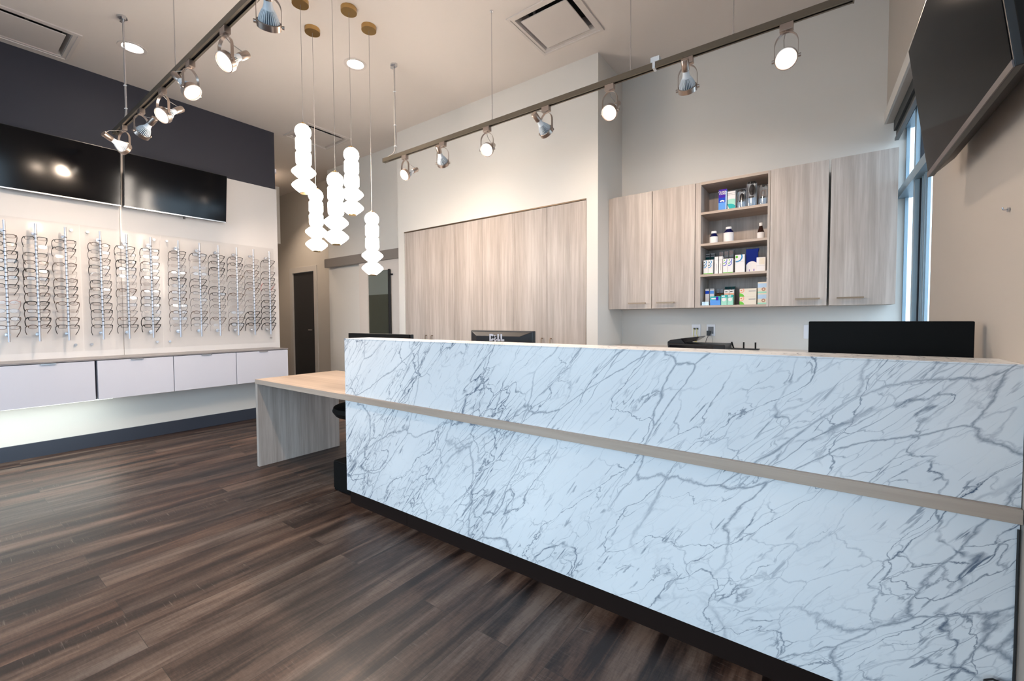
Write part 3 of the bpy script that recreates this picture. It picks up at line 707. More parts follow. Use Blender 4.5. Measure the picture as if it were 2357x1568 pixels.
# wall cupboards in the alcove
UZ0, UZ1, UY = 1.277, 2.302, 3.80
ucol = {0: 'pale wood wall cupboard, leftmost, in the corner', 1: 'pale wood wall cupboard directly left of the open shelves', 2: 'greyish wood wall cupboard directly right of the open shelves', 3: 'greyish wood wall cupboard at the window end'}
for k, (x0, x1, hx0, hx1) in enumerate(((-1.618, -1.250, -1.451, -1.295), (-1.246, -0.892, -1.198, -1.048), (-0.356, -0.002, -0.188, -0.042), (0.010, 0.366, 0.054, 0.202))):
    xc = (x0+x1)/2; c = thing('wall_cupboard', ucol[k], 'cupboard', (xc, UY, UZ0), 'wall cupboards above the rear worktop'); hw = (x1-x0)/2
    dep = 0.31 if k < 3 else 0.30
    b = MB().box(-hw, min(hw, 0.30-xc) if k == 3 else hw, 0.02, 0.322, 0.001, UZ1-UZ0-0.001, 'ash_depth')
    if k == 3: b = MB().box(-hw, hw, 0.02, 0.30, 0.001, UZ1-UZ0-0.001, 'ash_depth')
    b.build('body', c)
    if k == 0: local(box('filler_panel', -1.654, -1.619, 3.806, 4.12, UZ0, UZ1-0.004, 'ash_vertical'), c)
    dd = MB().box(-hw+0.001, hw-0.001, 0.0, 0.019, 0.0, UZ1-UZ0, 'ash_vertical').build('door', c, 0.0006)
    hd = MB(); p, q = hx0-xc, hx1-xc; zz = 0.05
    hd.box(p, q, -0.036, -0.024, zz-0.006, zz+0.005, 'handle_bronze')
    for e in (p+0.006, q-0.012): hd.box(e, e+0.006, -0.026, 0.0, zz-0.003, zz+0.003, 'handle_bronze')
    hd.build('handle', dd)
un = thing('shelf_unit', 'open pale wood shelf unit full of eye-care products between wall cupboards', 'shelf unit', (-0.62, UY, UZ0)); 
def up(o): return local(o, un)
up(box('side_panel', -0.889, -0.872, 3.803, 4.118, UZ0, UZ1, 'ash_vertical'))
up(box('side_panel', -0.872, -0.848, 3.803, 4.118, UZ0, UZ1, 'ash_vertical'))
up(box('side_panel', -0.374, -0.358, 3.803, 4.118, UZ0, UZ1, 'ash_vertical'))
up(box('rear_panel', -0.848, -0.374, 4.108, 4.120, UZ0, UZ1, 'ash_vertical'))
up(box('top_panel', -0.848, -0.374, 3.803, 4.108, 2.281, UZ1, 'ash_shelf'))
up(box('bottom_panel', -0.848, -0.374, 3.803, 4.108, UZ0, 1.295, 'ash_shelf'))
for z in (1.550, 1.801, 2.057): up(box('shelf', -0.848, -0.374, 3.803, 4.108, z-0.019, z, 'ash_shelf'))

# worktop in the alcove
wt = thing('rear_worktop', 'pale wood worktop along the alcove wall under the wall cupboards', 'worktop', (-0.67, 3.8, 0))
MB().box(-0.98, 0.985, -0.32, 0.322, 0.900, 0.935, 'worktop_cream').build('top', wt, 0.001)
MB().box(-0.98, 0.97, -0.28, 0.322, 0.0, 0.898, 'ash_vertical').build('base_cabinet', wt)

# ------------------------------------------------------------------ products on the open shelves
PC = {'p_white': (0.78, 0.76, 0.76), 'p_cream': (0.74, 0.68, 0.58), 'p_blue': (0.01, 0.06, 0.50), 'p_violet': (0.06, 0.015, 0.34), 'p_sky': (0.12, 0.33, 0.78), 'p_paleblue': (0.45, 0.62, 0.82),
      'p_teal': (0.03, 0.42, 0.42), 'p_dkgreen': (0.01, 0.07, 0.07), 'p_green': (0.16, 0.52, 0.07), 'p_mint': (0.35, 0.68, 0.56), 'p_orange': (0.80, 0.22, 0.10), 'p_brown': (0.20, 0.08, 0.03),
      'p_ring': (0.45, 0.25, 0.19), 'p_grey': (0.34, 0.33, 0.33), 'p_navy': (0.001, 0.014, 0.17), 'p_cyan': (0.02, 0.24, 0.52), 'p_peach': (0.80, 0.42, 0.30), 'p_black': (0.01, 0.01, 0.012), 'p_lens': (0.015, 0.008, 0.01)}
for k, c in PC.items(): principled(k, c, 0.5, spec=0.12)
principled('p_amber', (0.025, 0.006, 0.003), 0.1); principled('p_cobalt', (0.004, 0.006, 0.06), 0.1)
def arc(mb, cx, cz, r0, r1, a0, a1, y, mat, w, h, n=14):
    """flat ring sector on the front face, clipped to the face by clamping"""
    vs = []; fs = []
    cl = lambda x, z: (max(-w/2, min(w/2, x)), y, max(0.0, min(h, z)))
    for i in range(n+1):
        a = a0+(a1-a0)*i/n
        vs += [cl(cx+r0*math.cos(a), cz+r0*math.sin(a)), cl(cx+r1*math.cos(a), cz+r1*math.sin(a))]
    for i in range(n): fs.append((2*i, 2*i+1, 2*i+3, 2*i+2))
    mb.add(vs, fs, mat)
def carton(label, x0, x1, y, z, h, base, deco=(), depth=0.035, cat='box', name='product_box', grp=None, text=None):
    w_ = x1-x0; t = thing(name, label, cat, ((x0+x1)/2, y, z), grp); b = MB()
    b.box(-w_/2, w_/2, 0, depth, 0, h, base)
    o = b.build('carton', t, 0.0006)
    dm = MB()
    for k, d in enumerate(deco):
        yy = -0.0004-0.00015*k
        if d[0] == 'band': dm.box(-w_/2+0.0003, w_/2-0.0003, yy, 0, d[1]*h, d[2]*h, d[3])
        elif d[0] == 'rect': dm.box((d[1]-0.5)*w_, (d[2]-0.5)*w_, yy, 0, d[3]*h, d[4]*h, d[5])
        elif d[0] == 'arc': arc(dm, (d[1]-0.5)*w_, d[2]*h, d[3]*w_, d[4]*w_, d[5], d[6], yy, d[7], w_, h)
    if text:
        for tx, sz, fx, fz, mt in text: join_text(dm, tx, sz, mt, Matrix.Translation(((fx-0.5)*w_, -0.0012, fz*h)) @ FRONT, bold=0.0004)
    if dm.v: dm.build('printed_label', t)
    return t
S1, S2, S3, S4 = 2.0572, 1.8012, 1.5502, 1.2952
carton('violet and blue carton reading CLEAR CARE on the top shelf', -0.727, -0.667, 3.86, S1, 0.175, 'p_sky',
       [('band', 0.62, 1, 'p_violet'), ('band', 0.40, 0.62, 'p_blue'), ('arc', 0.45, 0.40, 0.16, 0.34, 0.4, 2.6, 'p_white'), ('rect', 0.86, 1.0, 0.05, 0.9, 'p_paleblue'), ('band', 0.02, 0.05, 'p_white')], 0.055,
       text=[('CLEAR', 0.019, 0.45, 0.85, 'p_white'), ('CARE', 0.019, 0.48, 0.76, 'p_white')])
carton('white carton with a teal wave beside the violet carton', -0.661, -0.604, 3.86, S1, 0.150, 'p_white', [('arc', 0.5, 0.0, 0.0, 1.55, 0.6, 2.55, 'p_mint'), ('arc', 0.3, 0.0, 0.0, 0.9, 0.3, 2.0, 'p_teal'), ('band', 0.80, 0.82, 'p_grey'), ('band', 0.87, 0.89, 'p_grey')], 0.055)
def blister(label, x0, x1, h, lens, grey=False):
    w_ = x1-x0; t = thing('blister_pack', label, 'package', ((x0+x1)/2, 3.89, S1), 'clear packs on the top shelf')
    MB().box(-w_/2, w_/2, 0.016, 0.02, 0, h-0.012, 'p_grey' if grey else 'p_white').build('card', t)
    b = MB(); b.lathe([(w_*0.48, 0.001), (w_*0.48, h-0.018), (w_*0.42, h-0.006), (0.001, h)], 'blister_clear', 24, cap=False, X=Matrix.Scale(0.55, 4, (0, 1, 0))); b.build('clear_shell', t)
    d = MB()
    if lens: d.sphere((0, 0, 0), 1, 'p_lens', 16, 10, Matrix.Translation((0.003, 0.0, h*lens[0])) @ Matrix.Diagonal((w_*lens[1], 0.012, h*lens[2], 1)))
    else: d.tube([(0.016*math.cos(q), 0.004, h*0.62+0.02*math.sin(q)) for q in [2*PI*i/16 for i in range(16)]], 0.0015, 'p_ring', 6, closed=True)
    d.build('eye_mask', t)
    MB().box(-w_*0.36, w_*0.42, 0.0125, 0.0155, 0.012, h*0.40, 'p_paleblue').box(-w_*0.30, w_*0.2, 0.0115, 0.0125, h*0.40, h*0.46, 'p_black').build('card_label', t)
    MB().box(-0.007, 0.012, -0.002, 0.014, h-0.016, h-0.002, 'p_black').build('hang_tab', t)
blister('short clear pack holding a small dark eye mask', -0.596, -0.533, 0.160, (0.62, 0.24, 0.17))
blister('tallest clear pack holding a large dark eye mask', -0.530, -0.458, 0.208, (0.68, 0.28, 0.21))
blister('clear pack with a grey card at the right end of the top shelf', -0.446, -0.384, 0.172, None, True)
def bottle(label, x, y, r, h, glass, capc, capr, caph, neck, lab):
    t = thing('supplement_bottle', label, 'bottle', (x, y, S2)); nh = h-caph
    b = MB(); b.lathe([(r*0.9, 0), (r, 0.004), (r, nh*neck), (r*0.82, nh*(neck+0.14)), (capr*0.95, nh*0.94), (capr*0.9, nh)], glass, 28); b.build('glass_body', t)
    MB().lathe([(capr, nh), (capr, h-0.003), (capr*0.92, h)], capc, 24).build('cap', t)
    MB().lathe([(r+0.0006, nh*lab[0]), (r+0.0006, nh*lab[1])], 'p_white', 28, cap=False).build('paper_label', t)
bottle('small dark blue bottle with white cap, left on the second shelf', -0.764, 3.885, 0.031, 0.105, 'p_cobalt', 'p_white', 0.021, 0.018, 0.70, (0.0, 0.68))
bottle('larger dark blue bottle with white cap on the second shelf', -0.653, 3.885, 0.037, 0.126, 'p_cobalt', 'p_white', 0.022, 0.018, 0.74, (0.03, 0.73))
bottle('brown syrup bottle with tall white cap at the right of the second shelf', -0.426, 3.885, 0.025, 0.130, 'p_amber', 'p_white', 0.012, 0.024, 0.50, (0.04, 0.52))
# third shelf
for n_, (x0, x1) in enumerate(((-0.846, -0.813), (-0.807, -0.774))):
    carton('white carton with a dark green stripe, %s one of a back pair' % ('left' if n_ == 0 else 'right'), x0, x1, 3.98, S3, 0.190, 'p_grey', [('band', 0.90, 0.93, 'p_black'), ('band', 0.74, 0.84, 'p_dkgreen')], 0.03, grp='green striped cartons')
for n_, (x0, x1) in enumerate(((-0.832, -0.797), (-0.795, -0.760))):
    dc = [('arc', 0.2, 0.85, 0.0, 0.14, 0, 2*PI, 'p_dkgreen'), ('arc', 0.2, 0.85, 0.38, 0.54, -1.6, 0.9, 'p_cyan'), ('arc', 0.15, 0.62, 0.0, 0.14, 0, 2*PI, 'p_dkgreen'), ('arc', 0.15, 0.62, 0.38, 0.54, -1.9, 0.6, 'p_cyan'), ('band', 0.0, 0.09, 'p_green'), ('rect', 0.2, 0.8, 0.43, 0.45, 'p_peach')]
    carton('white blue-arc carton with green foot, %s one, at the left of the third shelf' % ('left' if n_ == 0 else 'right'), x0, x1, 3.84, S3, 0.118, 'p_white', dc, 0.09, grp='white blue-arc cartons')
for n_, (x0, x1) in enumerate(((-0.750, -0.722), (-0.716, -0.690))):
    carton('slim plain white carton on the third shelf, %s of the two' % ('left' if n_ == 0 else 'right'), x0, x1, 3.85, S3, 0.142, 'p_white', [('band', 0.80, 0.81, 'p_grey'), ('rect', 0.45, 0.55, 0.2, 0.6, 'p_grey')], 0.06, grp='slim white cartons')
for n_, (x0, x1, w_) in enumerate(((-0.738, -0.706, 'left'), (-0.698, -0.667, 'middle'), (-0.662, -0.629, 'right'))):
    carton('tall grey carton with a brown ring, %s of the back three' % w_, x0, x1, 3.97, S3, 0.195+n_*0.003, 'p_grey', [('arc', 0.35, 0.90, 0.34, 0.5, 0, 2*PI, 'p_ring'), ('arc', 0.35, 0.90, 0.0, 0.16, 0, 2*PI, 'p_ring'), ('band', 0.70, 0.72, 'p_black')], 0.03, grp='brown ring cartons')
for n_, (x0, x1) in enumerate(((-0.684, -0.649), (-0.648, -0.612))):
    dc = [('arc', 0.3, 0.90, 0.0, 0.13, 0, 2*PI, 'p_green'), ('arc', 0.3, 0.90, 0.42, 0.55, -1.7, 0.4, 'p_blue'), ('arc', 0.2, 0.68, 0.0, 0.13, 0, 2*PI, 'p_green'), ('arc', 0.2, 0.68, 0.42, 0.55, -1.9, 0.6, 'p_blue'), ('band', 0.0, 0.07, 'p_green')]
    carton('white carton with green dots and blue arcs, %s one beside the large carton' % ('left' if n_ == 0 else 'right'), x0, x1, 3.84, S3, 0.118, 'p_white', dc, 0.10, grp='green dot cartons')
carton('large white carton with one green dot inside a blue arc', -0.597, -0.530, 3.84, S3, 0.142, 'p_white', [('arc', 0.18, 0.88, 0.0, 0.14, 0, 2*PI, 'p_green'), ('arc', 0.18, 0.88, 0.48, 0.62, -1.8, 0.7, 'p_cyan'), ('band', 0.62, 0.63, 'p_grey')], 0.08)
pch = thing('wipes_pouch', 'dark blue and white foil pouch on the third shelf', 'pouch', (-0.482, 3.875, S3))
b = MB(); b.prism([(-0.040, 0.0), (0.043, 0.0), (0.041, 0.15), (0.048, 0.184), (-0.042, 0.184), (-0.043, 0.15)], -0.004, 0.018, 'p_navy'); b.build('foil', pch, 0.002)
b = MB(); b.box(-0.0395, 0.0395, -0.0046, -0.004, 0.002, 0.060, 'p_white'); arc(b, 0.0, 0.045, 0.0, 0.041, 0.2, 2.94, -0.0048, 'p_white', 0.2, 0.3); b.box(-0.02, -0.016, -0.0048, -0.0040, 0.008, 0.024, 'p_violet').box(0.012, 0.017, -0.0048, -0.0040, 0.008, 0.026, 'p_violet'); b.build('printed_label', pch)
carton('plain pale grey carton at the right end of the third shelf', -0.446, -0.386, 3.832, S3, 0.108, 'p_white', [('rect', 0.3, 0.9, 0.48, 0.95, 'p_cream'), ('band', 0.40, 0.41, 'p_grey')], 0.09)
# bottom shelf
for n_, (x0, x1, c1) in enumerate(((-0.833, -0.802, 'p_blue'), (-0.797, -0.766, 'p_sky'))):
    carton('upright white carton with a %s band on the bottom shelf' % ('dark blue' if n_ == 0 else 'light blue'), x0, x1, 3.92, S4, 0.142, 'p_white', [('band', 0.70, 0.88, c1), ('band', 0.94, 0.96, 'p_grey')], 0.03)
for n_, (x0, x1) in enumerate(((-0.757, -0.732), (-0.729, -0.704))):
    carton('small grey and ochre carton, %s of the pair' % ('left' if n_ == 0 else 'right'), x0, x1, 3.98, S4, 0.142, 'p_grey', [('band', 0.45, 0.72, 'p_brown'), ('band', 0.72, 0.75, 'p_black')], 0.03, grp='ochre cartons')
for n_, (x0, x1, w_) in enumerate(((-0.700, -0.677, 'left'), (-0.673, -0.649, 'middle'), (-0.645, -0.622, 'right'))):
    carton('dark teal topped carton at the back, %s of the three' % w_, x0, x1, 4.02, S4, 0.160, 'p_grey', [('band', 0.86, 0.99, 'p_dkgreen')], 0.025, grp='teal topped cartons')
for n_, (x0, x1) in enumerate(((-0.689, -0.654), (-0.651, -0.616))):
    carton('white carton with an orange band, %s of the pair' % ('left' if n_ == 0 else 'right'), x0, x1, 3.93, S4, 0.127, 'p_white', [('band', 0.62, 0.78, 'p_peach'), ('rect', 0.15, 0.7, 0.86, 0.90, 'p_black')], 0.03, grp='orange band cartons')
carton('flat teal and blue carton lying at the front of the bottom shelf', -0.778, -0.700, 3.84, S4, 0.073, 'p_sky', [('band', 0.60, 1.0, 'p_teal'), ('rect', 0.12, 0.55, 0.68, 0.82, 'p_white'), ('rect', 0.55, 0.8, 0.55, 0.95, 'p_violet')], 0.06)
for n_, (x0, x1) in enumerate(((-0.696, -0.654), (-0.651, -0.609))):
    carton('mint green carton with a white oval, %s of the front pair' % ('left' if n_ == 0 else 'right'), x0, x1, 3.84, S4, 0.082, 'p_mint', [('band', 0.75, 1.0, 'p_teal'), ('arc', 0.5, 0.55, 0.0, 0.36, 0, 2*PI, 'p_white'), ('rect', 0.1, 0.7, 0.82, 0.94, 'p_white')], 0.05, grp='mint cartons')
for n_, (z, lb) in enumerate(((S4, 'cream carton with peach ring and green leaf, lower of the stack'), (S4+0.0633, 'cream carton with peach ring and green leaf, upper of the stack'))):
    carton(lb, -0.562, -0.445, 3.84, z, 0.0630, 'p_cream', [('arc', 0.10, 0.78, 0.12, 0.19, 0, 2*PI, 'p_peach'), ('arc', 0.10, 0.78, 0.0, 0.05, 0, 2*PI, 'p_orange'), ('arc', 0.0, -0.12, 0.0, 0.30, 0.2, 1.57, 'p_green'), ('rect', 0.55, 0.95, 0.62, 0.72, 'p_grey')], 0.08, grp='stacked cream cartons')
for n_, (z, lb) in enumerate(((S4, 'pale carton printed with an eye, lower one at the right end'), (S4+0.0863, 'pale carton printed with an eye, upper one at the right end'))):
    carton(lb, -0.437, -0.376, 3.845, z, 0.086, 'p_cream', [('band', 0.50, 0.88, 'p_paleblue'), ('arc', 0.65, 0.35, 0.10, 0.22, 0, 2*PI, 'p_ring'), ('band', 0.0, 0.15, 'p_mint')], 0.08, grp='eye printed cartons')
ty = thing('acrylic_tray', 'low clear acrylic tray at the left of the bottom shelf', 'tray', (-0.815, 3.835, S4))
MB().box(-0.028, 0.028, 0.0, 0.0025, 0, 0.03, 'blister_clear').box(-0.028, -0.0255, 0.0025, 0.075, 0, 0.03, 'blister_clear').box(0.0255, 0.028, 0.0025, 0.075, 0, 0.03, 'blister_clear').box(-0.0255, 0.0255, 0.0025, 0.075, 0, 0.0025, 'blister_clear').build('tray', ty)

# ------------------------------------------------------------------ things on and above the rear worktop
pn = thing('printer', 'low black printer with its paper lid raised on the rear worktop', 'printer', (-0.84, 3.62, 0.935))
MB().box(-0.215, 0.215, 0.0, 0.30, 0.0, 0.050, 'dark_plastic').build('body', pn, 0.008)
b = MB(); b.box(-0.20, 0.13, -0.002, 0.0, 0.006, 0.036, 'black_gloss'); b.build('front_recess', pn)
b = MB(); b.prism([(-0.222, 0.028), (-0.222, 0.062), (-0.20, 0.077), (-0.12, 0.090), (-0.085, 0.052), (-0.085, 0.046)], 0.02, 0.28, 'dark_plastic'); b.build('paper_feeder', pn, 0.004)
b = MB(); b.prism([(-0.12, 0.090), (0.018, 0.108), (0.020, 0.102), (-0.035, 0.066), (-0.085, 0.054)], 0.03, 0.27, 'black_gloss'); b.build('raised_lid', pn, 0.002)
rt = thing('router', 'black network router with three upright antennas on the rear worktop', 'router', (-0.537, 3.90, 0.935))
MB().box(-0.11, 0.11, -0.03, 0.05, 0.0, 0.010, 'black_plastic').build('body', rt, 0.003)
for k, (x, tx) in enumerate(((-0.075, -0.012), (0.001, 0.0), (0.084, 0.0))):
    MB().tube([(x-tx*0.3, 0, 0.008), (x+tx, 0, 0.060)], 0.0058, 'matte_black', 8).build('antenna', rt)
def outlet(label, x0, x1, z0, z1):
    t = thing('wall_outlet', label, 'outlet', ((x0+x1)/2, ALC, z0)); w_ = (x1-x0); hz = z1-z0
    MB().box(-w_/2, w_/2, -0.006, 0.0, 0, hz, 'socket_white').build('plate', t, 0.0015)
    return t, hz
o1, hz = outlet('white wall outlet with two yellow network cables', -0.988, -0.913, 1.032, 1.134)
MB().box(-0.022, -0.004, -0.012, -0.006, hz*0.55, hz*0.70, 'black_plastic').box(0.004, 0.020, -0.012, -0.006, hz*0.55, hz*0.70, 'black_plastic').build('jack', o1)
o2, hz = outlet('white wall outlet with a black plug, beside the yellow cables', -0.862, -0.792, 1.032, 1.134)
MB().box(-0.022, 0.022, -0.009, -0.006, hz*0.20, hz*0.80, 'gray_plastic').build('receptacle', o2)
tag(MB().box(-0.854, -0.828, 4.085, 4.117, 1.035, 1.078, 'black_plastic').tube([(-0.842, 4.10, 1.036), (-0.858, 4.09, 1.0), (-0.862, 4.08, 0.955), (-0.862, 4.06, 0.937)], 0.0025, 'cable_black').build('power_plug'), 'black plug and thin cord in the right-hand wall outlet', 'plug')
tag(MB().tube([(-0.826, 4.116, 1.083), (-0.818, 4.10, 1.05), (-0.806, 4.09, 1.0), (-0.804, 4.07, 0.95), (-0.806, 4.05, 0.937)], 0.002, 'cord_gray').build('power_cable'), 'thin grey cable looping down from the right-hand wall outlet', 'cable')
tag(MB().tube([(-0.966, 4.114, 1.095), (-0.968, 4.10, 1.05), (-0.960, 4.09, 1.0), (-0.935, 4.08, 0.96), (-0.92, 4.06, 0.937)], 0.0028, 'cable_yellow').build('network_cable'), 'yellow network cable, left of the two behind the printer', 'cable')
tag(MB().tube([(-0.942, 4.114, 1.095), (-0.940, 4.10, 1.05), (-0.928, 4.09, 1.01), (-0.942, 4.08, 0.97), (-0.945, 4.05, 0.937)], 0.0028, 'cable_yellow').build('network_cable'), 'yellow network cable, right of the two behind the printer', 'cable')
sw, _ = outlet('white wall plate just left of the large monitor', -0.146, -0.070, 1.023, 1.133)

# ------------------------------------------------------------------ right wall details
bl = thing('roller_blind', 'dark rolled-up roller blind at the head of the side window with a beaded chain', 'blind', tuple(WX @ Vector((0.08, 1.63, 2.5))))
def wl(mb, nm): return local(mb.build(nm), bl)
wl(MB().box(0.035, 0.080, 0.95, 2.33, 2.50, 2.573, 'blind_dark', WX), 'cassette')
wl(MB().box(0.050, 0.058, 0.96, 2.35, 2.455, 2.50, 'blind_dark', WX), 'fabric')
wl(MB().box(0.044, 0.066, 0.955, 2.355, 2.440, 2.457, 'blind_grey', WX), 'bottom_rail')
cb = MB()
for k in range(150): cb.sphere((0.022, 0.925, 1.05+k*0.0098), 0.0032, 'black_plastic', 6, 4, WX)
for k in range(150): cb.sphere((0.060, 0.925, 1.05+k*0.0098), 0.0032, 'black_plastic', 6, 4, WX)
wl(cb, 'bead_chain')
b = MB(); P_ = [(-0.001, -0.002, 1.48), (-0.012, -0.003, 1.4805), (-0.014, -0.003, 1.487)]
b.tube(P_, 0.0022, 'satin_steel', 8, WX); b.cyl(0.006, -0.003, 0.0, 'satin_steel', 12, WX @ Matrix.Translation((-0.0015, -0.002, 1.48)) @ Matrix.Rotation(PI/2, 4, 'Y'))
tag(b.build('wall_hook'), 'small bare metal screw hook in the right wall', 'hook')
cp = [(-0.006, -0.157, 0.66), (-0.006, -0.158, 0.5), (-0.006, -0.160, 0.34), (-0.007, -0.162, 0.265), (-0.020, -0.165, 0.262), (-0.045, -0.17, 0.268), (-0.060, -0.175, 0.262), (-0.062, -0.178, 0.250), (-0.055, -0.18, 0.240), (-0.03, -0.182, 0.235), (-0.006, -0.186, 0.22), (-0.006, -0.19, 0.10), (-0.006, -0.19, 0.01)]
tag(MB().tube(cp, 0.0028, 'cable_black', 8, WX).build('power_cable'), 'thin black cable hanging down the corner where desk meets right wall', 'cable')

# ------------------------------------------------------------------ pendants
def pendant(x, y, ztop, label, canlabel=None):
    t = thing('pendant_light', label, 'pendant light', (x, y, ztop), 'stacked glowing pendants')
    MB().lathe([(0.057, H-ztop-0.033), (0.057, H-ztop)], 'brass', 32).build('canopy', t, 0.0015)
    MB().cyl(0.0016, 0.008, H-ztop-0.033, 'cord_gray', 8).build('cord', t)
    MB().lathe([(0.0001, 0.010), (0.006, 0.008), (0.007, 0.0), (0.022, -0.004), (0.024, -0.010)], 'brass', 20, cap=False).build('top_cap', t)
    def seg(prof, nm): MB().lathe(prof, 'pendant_glass', 36).build(nm, t)
    R = 0.056
    seg([(max(0.018, R*math.sin(a)), -0.006-R+R*math.cos(a)) for a in [PI*(0.10+0.72*i/12) for i in range(13)]], 'glass_globe')
    def drum(z): return [(0.036, z), (0.047, z-0.005), (0.053, z-0.016), (0.053, z-0.084), (0.047, z-0.096), (0.036, z-0.101)]
    seg(drum(-0.104), 'glass_drum'); seg(drum(-0.206), 'glass_drum')
    def dia(z): return [(0.030, z), (0.052, z-0.014), (0.078, z-0.037), (0.083, z-0.046), (0.082, z-0.055), (0.060, z-0.077), (0.031, z-0.100)]
    seg(dia(-0.307), 'glass_diamond'); seg(dia(-0.408), 'glass_diamond')
    MB().lathe([(0.030, -0.508), (0.028, -0.514), (0.001, -0.514)], 'brass', 24).build('bottom_cap', t)
for x, y, z, lb in ((-3.141, 1.702, 2.640, 'glowing stacked-glass pendant, leftmost and highest of the five'), (-3.368, 1.920, 2.262, 'glowing stacked-glass pendant overlapping the foot of the highest one'),
                    (-2.815, 1.752, 2.235, 'glowing stacked-glass pendant in the middle of the five, nearest'), (-2.928, 1.959, 2.500, 'glowing stacked-glass pendant just behind and right of the middle one'),
                    (-2.983, 2.173, 2.065, 'glowing stacked-glass pendant, rightmost and lowest of the five')):
    pendant(x, y, z, lb)

# ------------------------------------------------------------------ downlights, diffusers
for k, (x, y) in enumerate(DOWN):
    t = thing('downlight', ['recessed round downlight between the left track and the dark wall', 'recessed round downlight beside the pendant canopies', 'unseen round downlight added to light the hall behind the dark wall'][k], 'downlight', (x, y, H))
    MB().lathe([(0.100, -0.001), (0.098, -0.005), (0.074, -0.004), (0.070, 0.0), (0.064, 0.03), (0.055, 0.07)], 'diffuser_white', 36, cap=False).build('trim_ring', t)
    MB().cyl(0.066, 0.018, 0.022, 'downlight_glow', 23).build('lamp', t)
    MB().box(-0.072, 0.072, -0.072, 0.072, 0.1, 0.105, 'diffuser_white').build('can', t)
    l = bpy.data.lights.new('downlight_lamp', 'SPOT'); l.energy = 55; l.color = (1.0, 0.80, 0.62); l.spot_size = math.radians(105); l.spot_blend = 0.8; l.shadow_soft_size = 0.05
    o = bpy.data.objects.new('downlight_lamp', l); COL.objects.link(o); o.parent = t; o.location = (0, 0, -0.01)
for k, (x0, x1, y0, y1) in enumerate(VENTS):
    xc, yc = (x0+x1)/2, (y0+y1)/2; h_ = (x1-x0)/2
    t = thing('air_diffuser', ['square ceiling air diffuser over the dark wall, cut by the left edge', 'square ceiling air diffuser over the tall cupboards', 'square ceiling air diffuser behind the pendants'][k], 'air diffuser', (xc, yc, H), 'square ceiling air diffusers')
    f = MB()
    def ring(z0, a0, z1, a1):
        P = [(s1*a0, s2*a0, z0) for s1, s2 in ((-1, -1), (1, -1), (1, 1), (-1, 1))] + [(s1*a1, s2*a1, z1) for s1, s2 in ((-1, -1), (1, -1), (1, 1), (-1, 1))]
        f.add(P, [(i, (i+1) % 4, (i+1) % 4+4, i+4) for i in range(4)], 'diffuser_white')
    ring(-0.001, h_, -0.010, h_-0.002); ring(-0.010, h_-0.002, -0.012, h_-0.024); ring(-0.012, h_-0.024, -0.006, h_-0.026); ring(-0.006, h_-0.026, -0.008, h_-0.05); ring(-0.008, h_-0.05, 0.035, h_-0.068); ring(0.035, h_-0.068, 0.12, h_-0.068)
    f.build('frame', t)
    MB().box(-h_+0.06, h_-0.06, -h_+0.06, h_-0.06, 0.12, 0.125, 'black_gap').build('duct', t)
    MB().box(-h_+0.085, h_-0.085, -h_+0.085, h_-0.085, -0.014, -0.006, 'diffuser_white').build('centre_panel', t, 0.002)
    m_ = MB()
    for a_, b_2 in ((-0.1, -0.15), (0.13, 0.0), (-0.12, 0.14)): m_.box(a_-0.012, a_+0.012, b_2-0.012, b_2+0.012, -0.006, 0.12, 'satin_steel')
    m_.build('hanger', t)

# small wall lamp past the end of the dark wall
t = thing('emergency_light', 'tiny white fixture peeking past the end of the dark wall', 'light fixture', (-5.67, 2.661, 3.06))
MB().box(-0.05, 0.05, 0.0, 0.03, -0.02, 0.03, 'socket_white').build('housing', t, 0.003)
MB().cyl(0.018, 0.03, 0.045, 'socket_white', 14, Matrix.Rotation(-PI/2, 4, 'X')).build('lamp_head', t)

